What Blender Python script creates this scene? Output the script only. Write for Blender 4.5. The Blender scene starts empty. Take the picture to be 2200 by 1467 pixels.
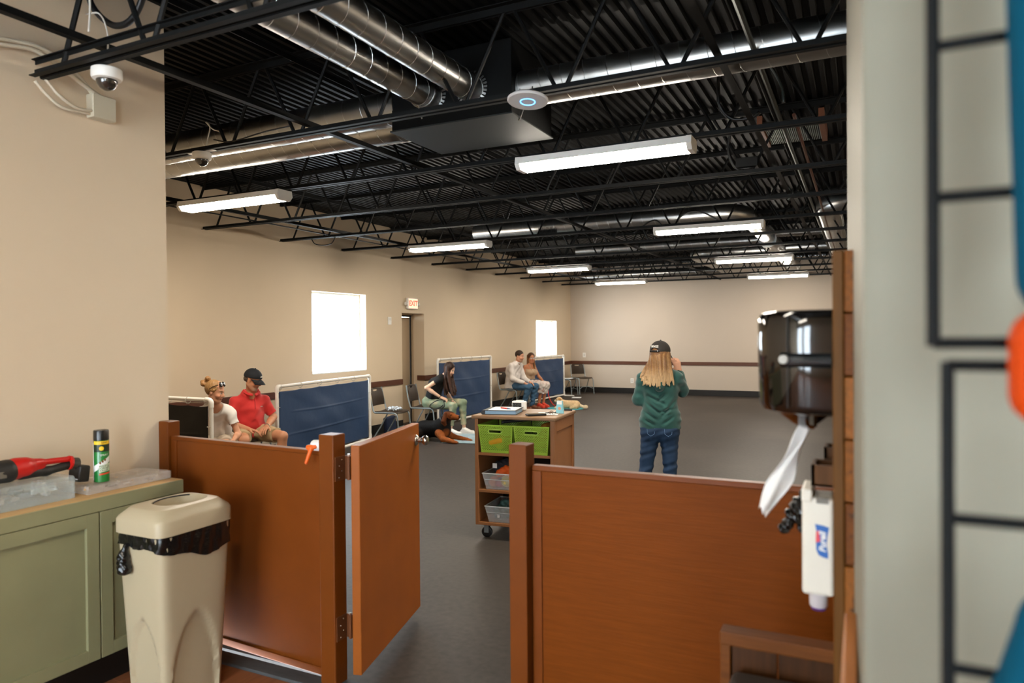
import bpy, bmesh, math, random
import numpy as np
from mathutils import Vector, Matrix
random.seed(7); np.random.seed(7)
SC = bpy.context.scene; COL = SC.collection
PI = math.pi

# ---------------------------------------------------------------- camera, world, exposure
cd = bpy.data.cameras.new('camera'); cam = bpy.data.objects.new('camera', cd); COL.objects.link(cam)
yaw, pitch, roll = 0.455832517, -0.00957325758, -0.00824494530
fw = Vector((-math.sin(yaw)*math.cos(pitch), math.cos(yaw)*math.cos(pitch), math.sin(pitch)))
r0 = Vector((math.cos(yaw), math.sin(yaw), 0)); u0 = r0.cross(fw)
rt = math.cos(roll)*r0 + math.sin(roll)*u0; up = -math.sin(roll)*r0 + math.cos(roll)*u0
cam.matrix_world = Matrix(((rt.x, up.x, -fw.x, 0), (rt.y, up.y, -fw.y, 0), (rt.z, up.z, -fw.z, 1.68), (0, 0, 0, 1)))
cd.sensor_fit = 'HORIZONTAL'; cd.sensor_width = 36; cd.lens = 36*1525.7/2200
cd.clip_start = .05; cd.clip_end = 200
cd.dof.use_dof = True; cd.dof.focus_distance = 6.5; cd.dof.aperture_fstop = 2.2
SC.camera = cam
SC.view_settings.view_transform = 'Standard'; SC.view_settings.look = 'None'
SC.view_settings.gamma = 1; SC.view_settings.use_curve_mapping = False
SC.view_settings.exposure = 0.5
W = bpy.data.worlds.new('sky'); SC.world = W; W.use_nodes = True
bg = W.node_tree.nodes['Background']; bg.inputs[0].default_value = (.80, .91, 1, 1); bg.inputs[1].default_value = 16.0
LAMP = 66.0          # emission of the ceiling light lenses
LAMP_FRONT = 32.0    # the two over the front room
LAMPCOL = (1.0, .90, .76)

# ---------------------------------------------------------------- materials
def lin(h):
    if not isinstance(h, str): return tuple(h)
    c = [int(h[i:i+2], 16)/255 for i in (0, 2, 4)]
    return tuple(x/12.92 if x <= .04045 else ((x+.055)/1.055)**2.4 for x in c)
def M(name, col, rough=.6, metal=0, spec=.5, bump=None, var=0, vscale=6, stretch=(1,1,1), coat=0, emit=0, alpha=1, trans=0, vcol=False, sheen=0, ior=1.45, var2=None):
    m = bpy.data.materials.new(name); m.use_nodes = True; nt = m.node_tree; N = nt.nodes; L = nt.links
    p = N['Principled BSDF']; c = lin(col)
    p.inputs['Base Color'].default_value = (*c, 1); p.inputs['Roughness'].default_value = rough
    p.inputs['Metallic'].default_value = metal; p.inputs['Specular IOR Level'].default_value = spec
    p.inputs['Coat Weight'].default_value = coat; p.inputs['Coat Roughness'].default_value = .08
    p.inputs['Alpha'].default_value = alpha; p.inputs['Transmission Weight'].default_value = trans; p.inputs['IOR'].default_value = ior
    if sheen: p.inputs['Sheen Weight'].default_value = sheen
    if emit: p.inputs['Emission Color'].default_value = (*c, 1); p.inputs['Emission Strength'].default_value = emit
    tc = mp = None
    if var or bump or var2:
        tc = N.new('ShaderNodeTexCoord'); mp = N.new('ShaderNodeMapping'); mp.inputs['Scale'].default_value = stretch
        L.new(tc.outputs['Object'], mp.inputs[0])
    src = None
    if vcol:
        a = N.new('ShaderNodeAttribute'); a.attribute_name = 'Col'; src = a.outputs['Color']
    if var:
        n = N.new('ShaderNodeTexNoise'); n.inputs['Scale'].default_value = vscale; n.inputs['Detail'].default_value = 5
        L.new(mp.outputs[0], n.inputs['Vector'])
        mr = N.new('ShaderNodeMapRange'); mr.inputs[1].default_value = .3; mr.inputs[2].default_value = .7
        mr.inputs[3].default_value = 1-var; mr.inputs[4].default_value = 1+var; L.new(n.outputs[0], mr.inputs[0])
        mx = N.new('ShaderNodeMix'); mx.data_type = 'RGBA'; mx.blend_type = 'MULTIPLY'; mx.inputs[0].default_value = 1
        if src: L.new(src, mx.inputs[6])
        else: mx.inputs[6].default_value = (*c, 1)
        L.new(mr.outputs[0], mx.inputs[7]); src = mx.outputs[2]
    if var2:   # second colour in large soft patches: (hex, scale, lo, hi)
        n = N.new('ShaderNodeTexNoise'); n.inputs['Scale'].default_value = var2[1]; n.inputs['Detail'].default_value = 4
        L.new(mp.outputs[0], n.inputs['Vector'])
        mr = N.new('ShaderNodeMapRange'); mr.inputs[1].default_value = var2[2]; mr.inputs[2].default_value = var2[3]; L.new(n.outputs[0], mr.inputs[0])
        mx = N.new('ShaderNodeMix'); mx.data_type = 'RGBA'
        L.new(mr.outputs[0], mx.inputs[0])
        if src: L.new(src, mx.inputs[6])
        else: mx.inputs[6].default_value = (*c, 1)
        mx.inputs[7].default_value = (*lin(var2[0]), 1); src = mx.outputs[2]
    if src: L.new(src, p.inputs['Base Color'])
    if bump:
        n = N.new('ShaderNodeTexNoise'); n.inputs['Scale'].default_value = bump[0]; n.inputs['Detail'].default_value = 4
        L.new(mp.outputs[0], n.inputs['Vector'])
        b = N.new('ShaderNodeBump'); b.inputs['Strength'].default_value = bump[1]; b.inputs['Distance'].default_value = bump[2] if len(bump) > 2 else .01
        L.new(n.outputs[0], b.inputs['Height']); L.new(b.outputs[0], p.inputs['Normal'])
    return m
def glassy(name, col, opacity, rough=.1, milky=.0):
    """clear plastic or window glass: see-through with a tinted veil and a gloss"""
    m = bpy.data.materials.new(name); m.use_nodes = True; nt = m.node_tree; N = nt.nodes; L = nt.links
    p = N['Principled BSDF']; p.inputs['Base Color'].default_value = (*lin(col), 1); p.inputs['Roughness'].default_value = rough
    t = N.new('ShaderNodeBsdfTransparent'); t.inputs[0].default_value = (*[1-(1-x)*.10 for x in lin(col)], 1)
    mx = N.new('ShaderNodeMixShader'); mx.inputs[0].default_value = opacity
    L.new(t.outputs[0], mx.inputs[1]); L.new(p.outputs[0], mx.inputs[2]); L.new(mx.outputs[0], N['Material Output'].inputs[0])
    return m

# ---------------------------------------------------------------- mesh builder
class MB:
    def __init__(s): s.v = []; s.f = []; s.mi = []; s.cur = 0
    def add(s, vs, fs):
        o = len(s.v); s.v += [tuple(v) for v in vs]
        for f in fs: s.f.append([i+o for i in f]); s.mi.append(s.cur)
        return s
    def mat(s, i): s.cur = i; return s
    def box(s, x0, x1, y0, y1, z0, z1, rz=0, at=None):
        vs = [(x, y, z) for z in (z0, z1) for y in (y0, y1) for x in (x0, x1)]
        if rz or at:
            c, n = math.cos(rz), math.sin(rz); ax, ay, az = at or (0, 0, 0)
            vs = [(c*x-n*y+ax, n*x+c*y+ay, z+az) for x, y, z in vs]
        return s.add(vs, [(0,2,3,1),(4,5,7,6),(0,1,5,4),(2,6,7,3),(0,4,6,2),(1,3,7,5)])
    def bbox(s, x0, x1, y0, y1, z0, z1, b=.005, seg=2):
        bm = bmesh.new(); bmesh.ops.create_cube(bm, size=1)
        for v in bm.verts: v.co = Vector(((x0+x1)/2+v.co.x*(x1-x0), (y0+y1)/2+v.co.y*(y1-y0), (z0+z1)/2+v.co.z*(z1-z0)))
        b = min(b, .49*min(abs(x1-x0), abs(y1-y0), abs(z1-z0)))
        bmesh.ops.bevel(bm, geom=bm.edges[:], offset=b, segments=seg, affect='EDGES', profile=.5)
        bm.verts.index_update(); s.add([v.co[:] for v in bm.verts], [[v.index for v in f.verts] for f in bm.faces]); bm.free(); return s
    def tube(s, pts, r, n=8, caps=True, closed=False):
        P = [Vector(p) for p in pts]; m = len(P); R = r if isinstance(r, (list, tuple)) else [r]*m
        base = len(s.v); prev = None; vs = []
        for i, p in enumerate(P):
            a = P[(i-1) % m] if (closed or i) else p; b = P[(i+1) % m] if (closed or i < m-1) else p
            t = (b-a).normalized()
            if prev is None: q = t.orthogonal().normalized()
            else:
                q = prev - t*prev.dot(t); q = q.normalized() if q.length > 1e-6 else t.orthogonal().normalized()
            prev = q; w = t.cross(q)
            vs += [p + R[i]*(math.cos(2*PI*k/n)*q + math.sin(2*PI*k/n)*w) for k in range(n)]
        fs = []
        for i in range(m if closed else m-1):
            j = (i+1) % m
            for k in range(n): fs.append((i*n+k, i*n+(k+1) % n, j*n+(k+1) % n, j*n+k))
        if caps and not closed: fs += [tuple(range(n))[::-1], tuple((m-1)*n+k for k in range(n))]
        return s.add(vs, fs)
    def lathe(s, prof, n=24, c=(0,0,0), sx=1, sy=1):
        vs = []; fs = []
        for r, z in prof: vs += [(c[0]+sx*r*math.cos(2*PI*k/n), c[1]+sy*r*math.sin(2*PI*k/n), c[2]+z) for k in range(n)]
        for i in range(len(prof)-1):
            for k in range(n): fs.append((i*n+k, i*n+(k+1) % n, (i+1)*n+(k+1) % n, (i+1)*n+k))
        if prof[0][0] > 1e-6: fs.append(tuple(range(n))[::-1])
        if prof[-1][0] > 1e-6: fs.append(tuple((len(prof)-1)*n+k for k in range(n)))
        return s.add(vs, fs)
    def prism(s, poly, a0, a1, axis='z'):
        n = len(poly); f = {'z': lambda p, a: (p[0], p[1], a), 'x': lambda p, a: (a, p[0], p[1]), 'y': lambda p, a: (p[0], a, p[1])}[axis]
        vs = [f(p, a) for a in (a0, a1) for p in poly]
        return s.add(vs, [tuple(range(n))[::-1], tuple(range(n, 2*n))] + [(i, (i+1) % n, n+(i+1) % n, n+i) for i in range(n)])
    def grid(s, fn, nu, nv, skip=None):
        vs = [fn(i/nu, j/nv) for j in range(nv+1) for i in range(nu+1)]
        fs = [(j*(nu+1)+i, j*(nu+1)+i+1, (j+1)*(nu+1)+i+1, (j+1)*(nu+1)+i) for j in range(nv) for i in range(nu) if not (skip and skip(i, j))]
        return s.add(vs, fs)
    def sphere(s, c, r, n=12, m=8):
        r = r if isinstance(r, (tuple, list)) else (r, r, r)
        vs = [(c[0], c[1], c[2]-r[2])]+[(c[0]+r[0]*math.sin(PI*j/m)*math.cos(2*PI*k/n), c[1]+r[1]*math.sin(PI*j/m)*math.sin(2*PI*k/n), c[2]-r[2]*math.cos(PI*j/m)) for j in range(1, m) for k in range(n)]+[(c[0], c[1], c[2]+r[2])]
        fs = [(0, 1+(k+1) % n, 1+k) for k in range(n)]
        for j in range(m-2):
            for k in range(n): fs.append((1+j*n+k, 1+j*n+(k+1) % n, 1+(j+1)*n+(k+1) % n, 1+(j+1)*n+k))
        t = len(vs)-1; fs += [(t, 1+(m-2)*n+k, 1+(m-2)*n+(k+1) % n) for k in range(n)]
        return s.add(vs, fs)
    def xf(s, mat, start=0):
        for i in range(start, len(s.v)): s.v[i] = tuple(mat @ Vector(s.v[i]))
        return s
    def build(s, name, mats, parent=None, smooth=False, solid=0, fix=True):
        me = bpy.data.meshes.new(name); me.from_pydata(s.v, [], s.f)
        mats = mats if isinstance(mats, (list, tuple)) else [mats]
        for m in mats: me.materials.append(m)
        if any(s.mi): me.polygons.foreach_set('material_index', s.mi)
        if fix:
            bm = bmesh.new(); bm.from_mesh(me); bmesh.ops.recalc_face_normals(bm, faces=bm.faces); bm.to_mesh(me); bm.free()
        o = bpy.data.objects.new(name, me); COL.objects.link(o)
        if parent: o.parent = parent
        if solid:
            md = o.modifiers.new('solid', 'SOLIDIFY'); md.thickness = solid; md.offset = 0
        if smooth:
            me.polygons.foreach_set('use_smooth', [True]*len(me.polygons))
            if smooth is not True: me.set_sharp_from_angle(angle=smooth)
        me.update(); return o
SM = math.radians(40)
def tag(o, label, cat, group=None, kind=None):
    if label: o['label'] = label
    if cat: o['category'] = cat
    if group: o['group'] = group
    if kind: o['kind'] = kind
    return o
def thing(name, label, cat, loc=(0,0,0), rz=0, group=None):
    o = bpy.data.objects.new(name, None); o.empty_display_size = .1; COL.objects.link(o)
    o.location = loc; o.rotation_euler = (0, 0, rz); return tag(o, label, cat, group)
def struct(o): o['kind'] = 'structure'; return o
def copy_tree(o, parent=None):
    c = o.copy(); COL.objects.link(c)
    if parent: c.parent = parent
    for ch in list(o.children): copy_tree(ch, c)
    return c
def dup(o, loc, rz=0, label=None):
    c = copy_tree(o); c.location = loc; c.rotation_euler = (0, 0, rz)
    if label: c['label'] = label
    return c
def arc(c, r, a0, a1, n, ax=(1,0,0), ay=(0,0,1)):
    c, ax, ay = Vector(c), Vector(ax), Vector(ay)
    return [c + r*(math.cos(a0+(a1-a0)*i/n)*ax + math.sin(a0+(a1-a0)*i/n)*ay) for i in range(n+1)]
def bez(p, n=12):
    """smooth curve through points"""
    P = [Vector(q) for q in p]; P = [2*P[0]-P[1]]+P+[2*P[-1]-P[-2]]; o = []
    for i in range(1, len(P)-2):
        for k in range(n):
            t = k/n; a, b, c, d = P[i-1:i+3]
            o.append(.5*((2*b)+(c-a)*t+(2*a-5*b+4*c-d)*t*t+(3*b-a-3*c+d)*t**3))
    return o+[P[-2]]
def text(name, s, size, mat, parent=None, mw=None, ext=.0005, bend=None, shear=0, bold=0, sx=1):
    cu = bpy.data.curves.new(name, 'FONT'); cu.body = s; cu.size = size; cu.align_x = 'CENTER'; cu.align_y = 'CENTER'; cu.extrude = ext; cu.shear = shear; cu.offset = bold; cu.resolution_u = 3
    to = bpy.data.objects.new(name, cu); COL.objects.link(to); dg = bpy.context.evaluated_depsgraph_get()
    me = bpy.data.meshes.new_from_object(to.evaluated_get(dg)); bpy.data.objects.remove(to); me.name = name
    for v in me.vertices:
        v.co.x *= sx
        if bend: v.co = Vector(bend(v.co))
    me.materials.clear(); me.materials.append(mat)
    if mw: me.transform(mw)
    o = bpy.data.objects.new(name, me); COL.objects.link(o)
    if parent: o.parent = parent
    return o

# ---------------------------------------------------------------- soft bodies: blended round shapes turned into one continuous skin
class SD:
    def __init__(s): s.p = []; s.paints = []
    def cone(s, a, b, ra, rb=None, k=.02, col=None, flat=0, op='u'):
        s.p.append(('c', np.array(a, float), np.array(b, float), ra, ra if rb is None else rb, k, col, flat, op)); return s
    def chain(s, pts, rs, k=.02, col=None):
        for i in range(len(pts)-1): s.cone(pts[i], pts[i+1], rs[i], rs[i+1], k, col)
        return s
    def ell(s, c, r, R=None, k=.02, col=None, op='u'):
        r = np.array([r]*3 if np.isscalar(r) else r, float)
        s.p.append(('e', np.array(c, float), r, np.eye(3) if R is None else R, k, col, op)); return s
    def clip(s, p0, n, rad=9):
        n = np.array(n, float); s.p.append(('k', np.array(p0, float), n/np.linalg.norm(n), rad)); return s
    def paint(s, c, r, col, R=None, soft=.15, al=1):
        r = np.array([r]*3 if np.isscalar(r) else r, float); s.paints.append((np.array(c, float), r, np.eye(3) if R is None else R, lin(col), soft, al)); return s
    @staticmethod
    def dist(q, P):
        if q[0] == 'c':
            _, a, b, ra, rb, k, col, flat, op = q; ab = b-a; l2 = max(ab@ab, 1e-9)
            pa = P-a; tt = (pa@ab)/l2; t = np.clip(tt, 0, 1)
            d = np.sqrt(((pa-t[..., None]*ab)**2).sum(-1))-(ra+(rb-ra)*t)
            L = math.sqrt(l2)
            if flat & 1: d = np.maximum(d, -tt*L)
            if flat & 2: d = np.maximum(d, (tt-1)*L)
            return d
        _, c, r, R, k, col, op = q; l = (P-c)@R
        k0 = np.sqrt(((l/r)**2).sum(-1)); k1 = np.sqrt(((l/(r*r))**2).sum(-1))+1e-9
        return k0*(k0-1)/k1
    def mesh(s, name, mat, parent=None, h=.006, noise=None, base=None, smooth_it=1):
        lo = []; hi = []
        for q in s.p:
            if q[0] == 'c' and q[8] == 'u': R = max(q[3], q[4]); lo.append(np.minimum(q[1], q[2])-R); hi.append(np.maximum(q[1], q[2])+R)
            elif q[0] == 'e' and q[6] == 'u': R = q[2].max(); lo.append(q[1]-R); hi.append(q[1]+R)
        lo = np.min(lo, 0)-.02; hi = np.max(hi, 0)+.02; n = np.ceil((hi-lo)/h).astype(int)+2
        ax = [lo[i]+h*np.arange(n[i]) for i in range(3)]
        D = np.full(n, .5, np.float32)
        for q in s.p:
            if q[0] == 'k':
                c, nn, rad = q[1:]; i0 = np.maximum(((c-rad-lo)/h).astype(int), 0); i1 = np.minimum(((c+rad-lo)/h).astype(int)+1, n)
            else:
                k = q[5] if q[0] == 'c' else q[4]; mg = k+2*h
                if q[0] == 'c': R = max(q[3], q[4])+mg; a, b = np.minimum(q[1], q[2])-R, np.maximum(q[1], q[2])+R
                else: R = q[2].max()+mg; a, b = q[1]-R, q[1]+R
                i0 = np.maximum(((a-lo)/h).astype(int), 0); i1 = np.minimum(((b-lo)/h).astype(int)+2, n)
            if (i1 <= i0).any(): continue
            sl = tuple(slice(i0[i], i1[i]) for i in range(3))
            P = np.stack(np.meshgrid(*[ax[i][sl[i]] for i in range(3)], indexing='ij'), -1)
            cur = D[sl]
            if q[0] == 'k':
                pl = ((P-c)@nn).astype(np.float32)
                if rad < 9: ok = ((P-c)**2).sum(-1) < rad*rad; D[sl] = np.where(ok, np.maximum(cur, pl), cur)
                else: D[sl] = np.maximum(cur, pl)
                continue
            d = s.dist(q, P).astype(np.float32); op = q[-1]
            if op == 'u': hh = np.maximum(k-np.abs(cur-d), 0)/max(k, 1e-6); D[sl] = np.minimum(cur, d)-hh*hh*k/4
            else: d = -d; hh = np.maximum(k-np.abs(cur-d), 0)/max(k, 1e-6); D[sl] = np.maximum(cur, d)+hh*hh*k/4
        if noise:
            m = np.abs(D) < .04; I = np.argwhere(m); P = lo+h*I; D[m] += noise(P).astype(np.float32)
        S = D < 0
        c8 = [S[i:n[0]-1+i, j:n[1]-1+j, k:n[2]-1+k] for i in (0, 1) for j in (0, 1) for k in (0, 1)]
        tot = sum(x.astype(np.int8) for x in c8); act = (tot > 0) & (tot < 8)
        I = np.argwhere(act); idx = np.full(act.shape, -1, np.int32); idx[act] = np.arange(len(I))
        cor = np.array([(i, j, k) for i in (0, 1) for j in (0, 1) for k in (0, 1)])
        V = np.stack([D[I[:, 0]+c[0], I[:, 1]+c[1], I[:, 2]+c[2]] for c in cor], 1)
        acc = np.zeros((len(I), 3)); cnt = np.zeros(len(I))
        for a in range(8):
            for b in range(a+1, 8):
                if np.abs(cor[a]-cor[b]).sum() != 1: continue
                va, vb = V[:, a], V[:, b]; x = (va < 0) != (vb < 0)
                t = np.where(x, va/np.where(x, va-vb, 1), 0)
                acc += np.where(x[:, None], cor[a]+t[:, None]*(cor[b]-cor[a]), 0); cnt += x
        X = lo+h*(I+acc/cnt[:, None]); F = []
        for a in range(3):
            b, c = [(1, 2), (2, 0), (0, 1)][a]
            s0 = [slice(1, -1)]*3; s1 = [slice(1, -1)]*3; s0[a] = slice(0, -1); s1[a] = slice(1, None)
            A, B = S[tuple(s0)], S[tuple(s1)]; off = np.array([1, 1, 1]); off[a] = 0
            E = np.argwhere(A != B)+off
            if not len(E): continue
            fl = S[E[:, 0], E[:, 1], E[:, 2]]
            db = np.zeros(3, int); db[b] = 1; dc = np.zeros(3, int); dc[c] = 1
            g = lambda o: idx[o[:, 0], o[:, 1], o[:, 2]]
            Q = np.stack([g(E-db-dc), g(E-dc), g(E), g(E-db)], 1)
            Q[~fl] = Q[~fl][:, ::-1]; F.append(Q)
        F = np.concatenate(F); F = F[(F >= 0).all(1)]
        for _ in range(smooth_it):
            sm = np.zeros_like(X); ct = np.zeros(len(X))
            for a in range(4):
                np.add.at(sm, F[:, a], X[F[:, (a+1) % 4]]+X[F[:, (a+3) % 4]]); np.add.at(ct, F[:, a], 2)
            X = .5*X+.5*sm/np.maximum(ct, 1)[:, None]
        me = bpy.data.meshes.new(name); me.vertices.add(len(X)); me.vertices.foreach_set('co', X.astype(np.float32).ravel())
        me.loops.add(F.size); me.loops.foreach_set('vertex_index', F.ravel().astype(np.int32)); me.polygons.add(len(F))
        me.polygons.foreach_set('loop_start', np.arange(0, F.size, 4, dtype=np.int32))
        me.polygons.foreach_set('use_smooth', np.ones(len(F), bool)); me.update(calc_edges=True)
        if base is not None:
            C = np.tile(np.array(lin(base)), (len(X), 1)); best = np.full(len(X), 9.)
            for q in s.p:
                if q[0] == 'k' or q[-1] != 'u': continue
                col = q[6] if q[0] == 'c' else q[5]
                d = s.dist(q, X); w = d < best; best[w] = d[w]; C[w] = lin(col if col else base)
            for c, r, R, col, soft, al in s.paints:
                kk = np.sqrt((((X-c)@R/r)**2).sum(-1)); w = al*np.clip((1+soft-kk)/(2*soft), 0, 1)[:, None]; C = C*(1-w)+np.array(col)*w
            at = me.color_attributes.new('Col', 'FLOAT_COLOR', 'POINT'); at.data.foreach_set('color', np.concatenate([C, np.ones((len(C), 1))], 1).astype(np.float32).ravel())
        me.materials.append(mat); o = bpy.data.objects.new(name, me); COL.objects.link(o)
        if parent: o.parent = parent
        return o
# ---------------------------------------------------------------- shared materials
m_wall = M('beige_vinyl_wall', 'd8c5aa', .62, spec=.35, bump=(160, .12, .002), var=.02, vscale=1.2)
m_pier = M('painted_grey_wall', '888475', .6, spec=.3, var=.02)
m_floor = M('rubber_floor', '3a342f', .5, spec=.25, bump=(55, .12, .003), var=.24, vscale=24, var2=('47403a', .55, .5, .72))
m_plank = M('reddish_laminate', '8a5636', .4, stretch=(1, .12, 1), var=.25, vscale=30)
m_grey_strip = M('grey_threshold', '4c4e50', .65, spec=.15, stretch=(.2, 1, 1), var=.18, vscale=22)
m_black = M('black_paint', '0b0d0e', .6, spec=.22)
m_deck = M('black_deck_paint', '07090a', .6, spec=.2, var=.1, vscale=3)
m_base = M('black_rubber', '161514', .5)
m_rail = M('brown_rail', '5a3626', .4, stretch=(6, .4, 6), var=.12, vscale=8)
m_brown = M('brown_gate_paint', '703810', .38, spec=.2, bump=(40, .06, .002), var=.07, vscale=5)
m_gate = M('brown_gate_lit', '94501a', .38, spec=.2, bump=(40, .06, .002), var=.07, vscale=5)  # same brown paint as the half walls, stronger light put into its colour
m_brown_b = M('brown_board_streaky', '70370a', .5, spec=.1, stretch=(.5, 6, 7), bump=(22, .25, .003), var=.10, vscale=9)
m_white = M('white_plastic', 'e8e6e0', .35)
m_dooor = M('door_paint', 'b29c80', .5)
m_steel = M('galvanised_steel', 'b0b1b0', .32, metal=1, var=.10, vscale=4, bump=(5, .05, .02))
m_seam = M('duct_seam', 'd8dcdc', .3, metal=1)
m_chrome = M('brushed_nickel', 'c8c4bc', .22, metal=1)
m_lens = M('lamp_lens', (1, 1, 1), .4, emit=0)
m_lens_f = M('lamp_lens_front', (1, 1, 1), .4)
for m_, e_ in ((m_lens, LAMP), (m_lens_f, LAMP_FRONT)):
    _p = m_.node_tree.nodes['Principled BSDF']; _p.inputs['Emission Color'].default_value = (*LAMPCOL, 1); _p.inputs['Emission Strength'].default_value = e_
m_pane = glassy('window_glass', 'e8f2f8', .06, .03)
m_alu = M('window_frame_white', 'e4e8ea', .4)

XN, XF, YF, ZD = -7.456, -7.6, 19.4, 3.59     # near / far left wall, far wall, deck underside
# ---------------------------------------------------------------- structure
o = struct(MB().box(-8.1, 3.3, 2.74, 19.5, -.1, 0).build('floor', m_floor))
fb = struct(MB().box(-3.7, 3.3, -4.1, 2.6, -.1, -.006).build('floor_front_base', m_base))
for j in range(9):          # laminate planks by the gate and trash can
    for i in range(4):
        x0 = -3.6+i*1.22+(j % 3)*.4-.8
        if x0 > -.9: continue
        p = MB().bbox(x0, x0+1.215, 1.02+j*.176, 1.02+j*.176+.173, -.012, 0, .0015, 1).build('plank', m_plank, fb)
struct(MB().box(-3.6, 3.3, -4.1, 1.02, -.006, 0).build('floor_front', m_plank))
struct(MB().bbox(-3.62, -2.34, 2.604, 2.70, -.02, .012, .004).build('trim_threshold', m_grey_strip))
struct(MB().box(-2.34, -.04, 2.604, 2.74, -.02, .004).build('trim_transition', m_grey_strip))
# left wall, near section with window_1 opening
wy0, wy1, wz0, wz1 = 8.33, 9.64, 1.10, 2.37
struct(MB().box(XN-.25, XN, 2.83, wy0, 0, 3.6).box(XN-.25, XN, wy1, 10.68, 0, 3.6).box(XN-.25, XN, wy0, wy1, 0, wz0).box(XN-.25, XN, wy0, wy1, wz1, 3.6).build('wall_left', m_wall))
dy0, dy1, dz = 10.80, 11.63, 2.10
vy0, vy1, vz0, vz1 = 16.95, 18.33, 1.10, 2.055
struct(MB().box(XF-.4, XF, 10.60, dy0, 0, 3.6).box(XF-.4, XF, dy0, dy1, dz, 3.6).box(XF-.4, XF, dy1, vy0, 0, 3.6).box(XF-.4, XF, vy1, YF, 0, 3.6).box(XF-.4, XF, vy0, vy1, 0, vz0).box(XF-.4, XF, vy0, vy1, vz1, 3.6).build('wall_left_far', m_wall))
struct(MB().box(-8.0, 3.3, YF, YF+.2, 0, 3.6).build('wall_far', M('beige_vinyl_wall_dimmed', 'c2b4a4', .62, spec=.35, bump=(160, .12, .002), var=.02, vscale=1.2)))  # same wall vinyl, with dimmer, cooler light put into its colour
struct(MB().box(3.2, 3.4, -4.1, YF+.2, 0, 3.6).build('wall_right', m_wall))
struct(MB().box(-7.7, -3.70, 2.68, 2.83, 0, 3.6).build('wall_front_left', m_wall))
struct(MB().box(-3.77, -3.62, -4.1, 2.83, 0, 3.60).build('wall_partition', m_wall))
struct(MB().prism([(.004, 1.04), (-.044, 3.10), (3.25, 3.10), (3.25, 1.04)], 0, 3.6).build('wall_pier', m_pier))
# storefront behind the camera
bays = [(-3.45, -2.2), (-1.9, -.75), (1.15, 2.4)]
wbk = MB().box(-3.8, -3.45, -4.25, -4.1, 0, 3.6).box(2.4, 3.4, -4.25, -4.1, 0, 3.6).box(-3.45, 2.4, -4.25, -4.1, 0, .15).box(-3.45, 2.4, -4.25, -4.1, 2.85, 3.6)
for (x0, x1), (x2, x3) in zip(bays, bays[1:]): wbk.box(x1, x2, -4.25, -4.1, .15, 2.85)
struct(wbk.build('wall_back', m_wall))
for i, (x0, x1) in enumerate(bays):
    w3 = struct(MB().box(x0, x1, -4.2, -4.14, .15, .21).box(x0, x1, -4.2, -4.14, 2.79, 2.85).box(x0, x0+.05, -4.2, -4.14, .21, 2.79).box(x1-.05, x1, -4.2, -4.14, .21, 2.79).build('window_%d' % (i+3), m_alu))
    MB().box(x0+.04, x1-.04, -4.175, -4.169, .19, 2.81).build('pane', m_pane, w3)
# windows of the left wall
def window(name, x, y0, y1, z0, z1, mull):
    a, b = x-.18, x-.13
    w = struct(MB().box(a, b, y0, y1, z0, z0+.03).box(a, b, y0, y1, z1-.03, z1).box(a, b, y0, y0+.03, z0+.03, z1-.03).box(a, b, y1-.03, y1, z0+.03, z1-.03).build(name, m_alu))
    MB().box(a+.02, a+.026, y0+.02, y1-.02, z0+.02, z1-.02).build('pane', m_pane, w)
    if mull: MB().box(a-.005, b+.005, (y0+y1)/2-.035, (y0+y1)/2+.035, z0+.03, z1-.03).build('mullion', m_alu, w)
    MB().box(x-.128, x-.001, y0, y1, z0, z0+.015).build('sill', m_alu, w)
window('window_1', XN, wy0, wy1, wz0, wz1, False)
window('window_2', XF, vy0, vy1, vz0, vz1, True)
# exit door in its recess
d1 = struct(MB().box(-7.93, -7.885, 10.86, 11.545, 0, 2.03).build('door_1', m_dooor))
MB().box(-7.90, -7.87, 11.552, 11.585, 0, 2.075).box(-7.90, -7.87, 10.805, 11.585, 2.04, 2.075).build('weather_strip', m_base, d1)
MB().box(-7.95, -7.85, 11.585, 11.63, 0, 2.1).box(-7.95, -7.85, 10.8, 11.63, 2.075, 2.1).box(-7.95, -7.88, 10.8, 10.86, 0, 2.1).build('door_frame', m_dooor, d1)
MB().tube([(-7.885, 10.93, 1.0), (-7.82, 10.93, 1.0)], .012).tube([(-7.82, 10.93, 1.0), (-7.82, 11.05, 1.0)], .011).build('handle', m_chrome, d1)
# rails and baseboards
struct(MB().bbox(XN, XN+.022, 2.85, 10.672, .80, .895, .004).build('trim_rail_left', m_rail))
struct(MB().bbox(XF, XF+.022, 11.632, YF, .81, .905, .004).bbox(XF-.16, XF+.022, 11.608, 11.632, .81, .905, .004).build('trim_rail_left_far', m_rail))
struct(MB().bbox(XF, 3.2, YF-.022, YF, .81, .905, .004).build('trim_rail_far', m_rail))
struct(MB().bbox(XN, XN+.012, 2.85, 10.68, 0, .155, .004).build('baseboard_left', m_base))
struct(MB().bbox(XF, XF+.012, 11.63, YF, 0, .155, .004).build('baseboard_left_far', m_base))
struct(MB().bbox(XF, 3.2, YF-.012, YF, 0, .155, .004).build('baseboard_far', m_base))
# ribbed roof deck
prof = []; x = -7.9; per = .080
while x < 3.4:
    prof += [(x, ZD+.028), (x+.030, ZD+.028), (x+.040, ZD), (x+.070, ZD)]; x += per
mb = MB(); vs = [(px, yy, pz) for yy in (-4.3, 19.6) for px, pz in prof]; n = len(prof)
mb.add(vs, [(i, i+1, n+i+1, n+i) for i in range(n-1)]); mb.box(-8.1, 3.5, -4.4, 19.7, ZD+.12, ZD+.2)
struct(mb.build('ceiling', m_deck))
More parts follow.
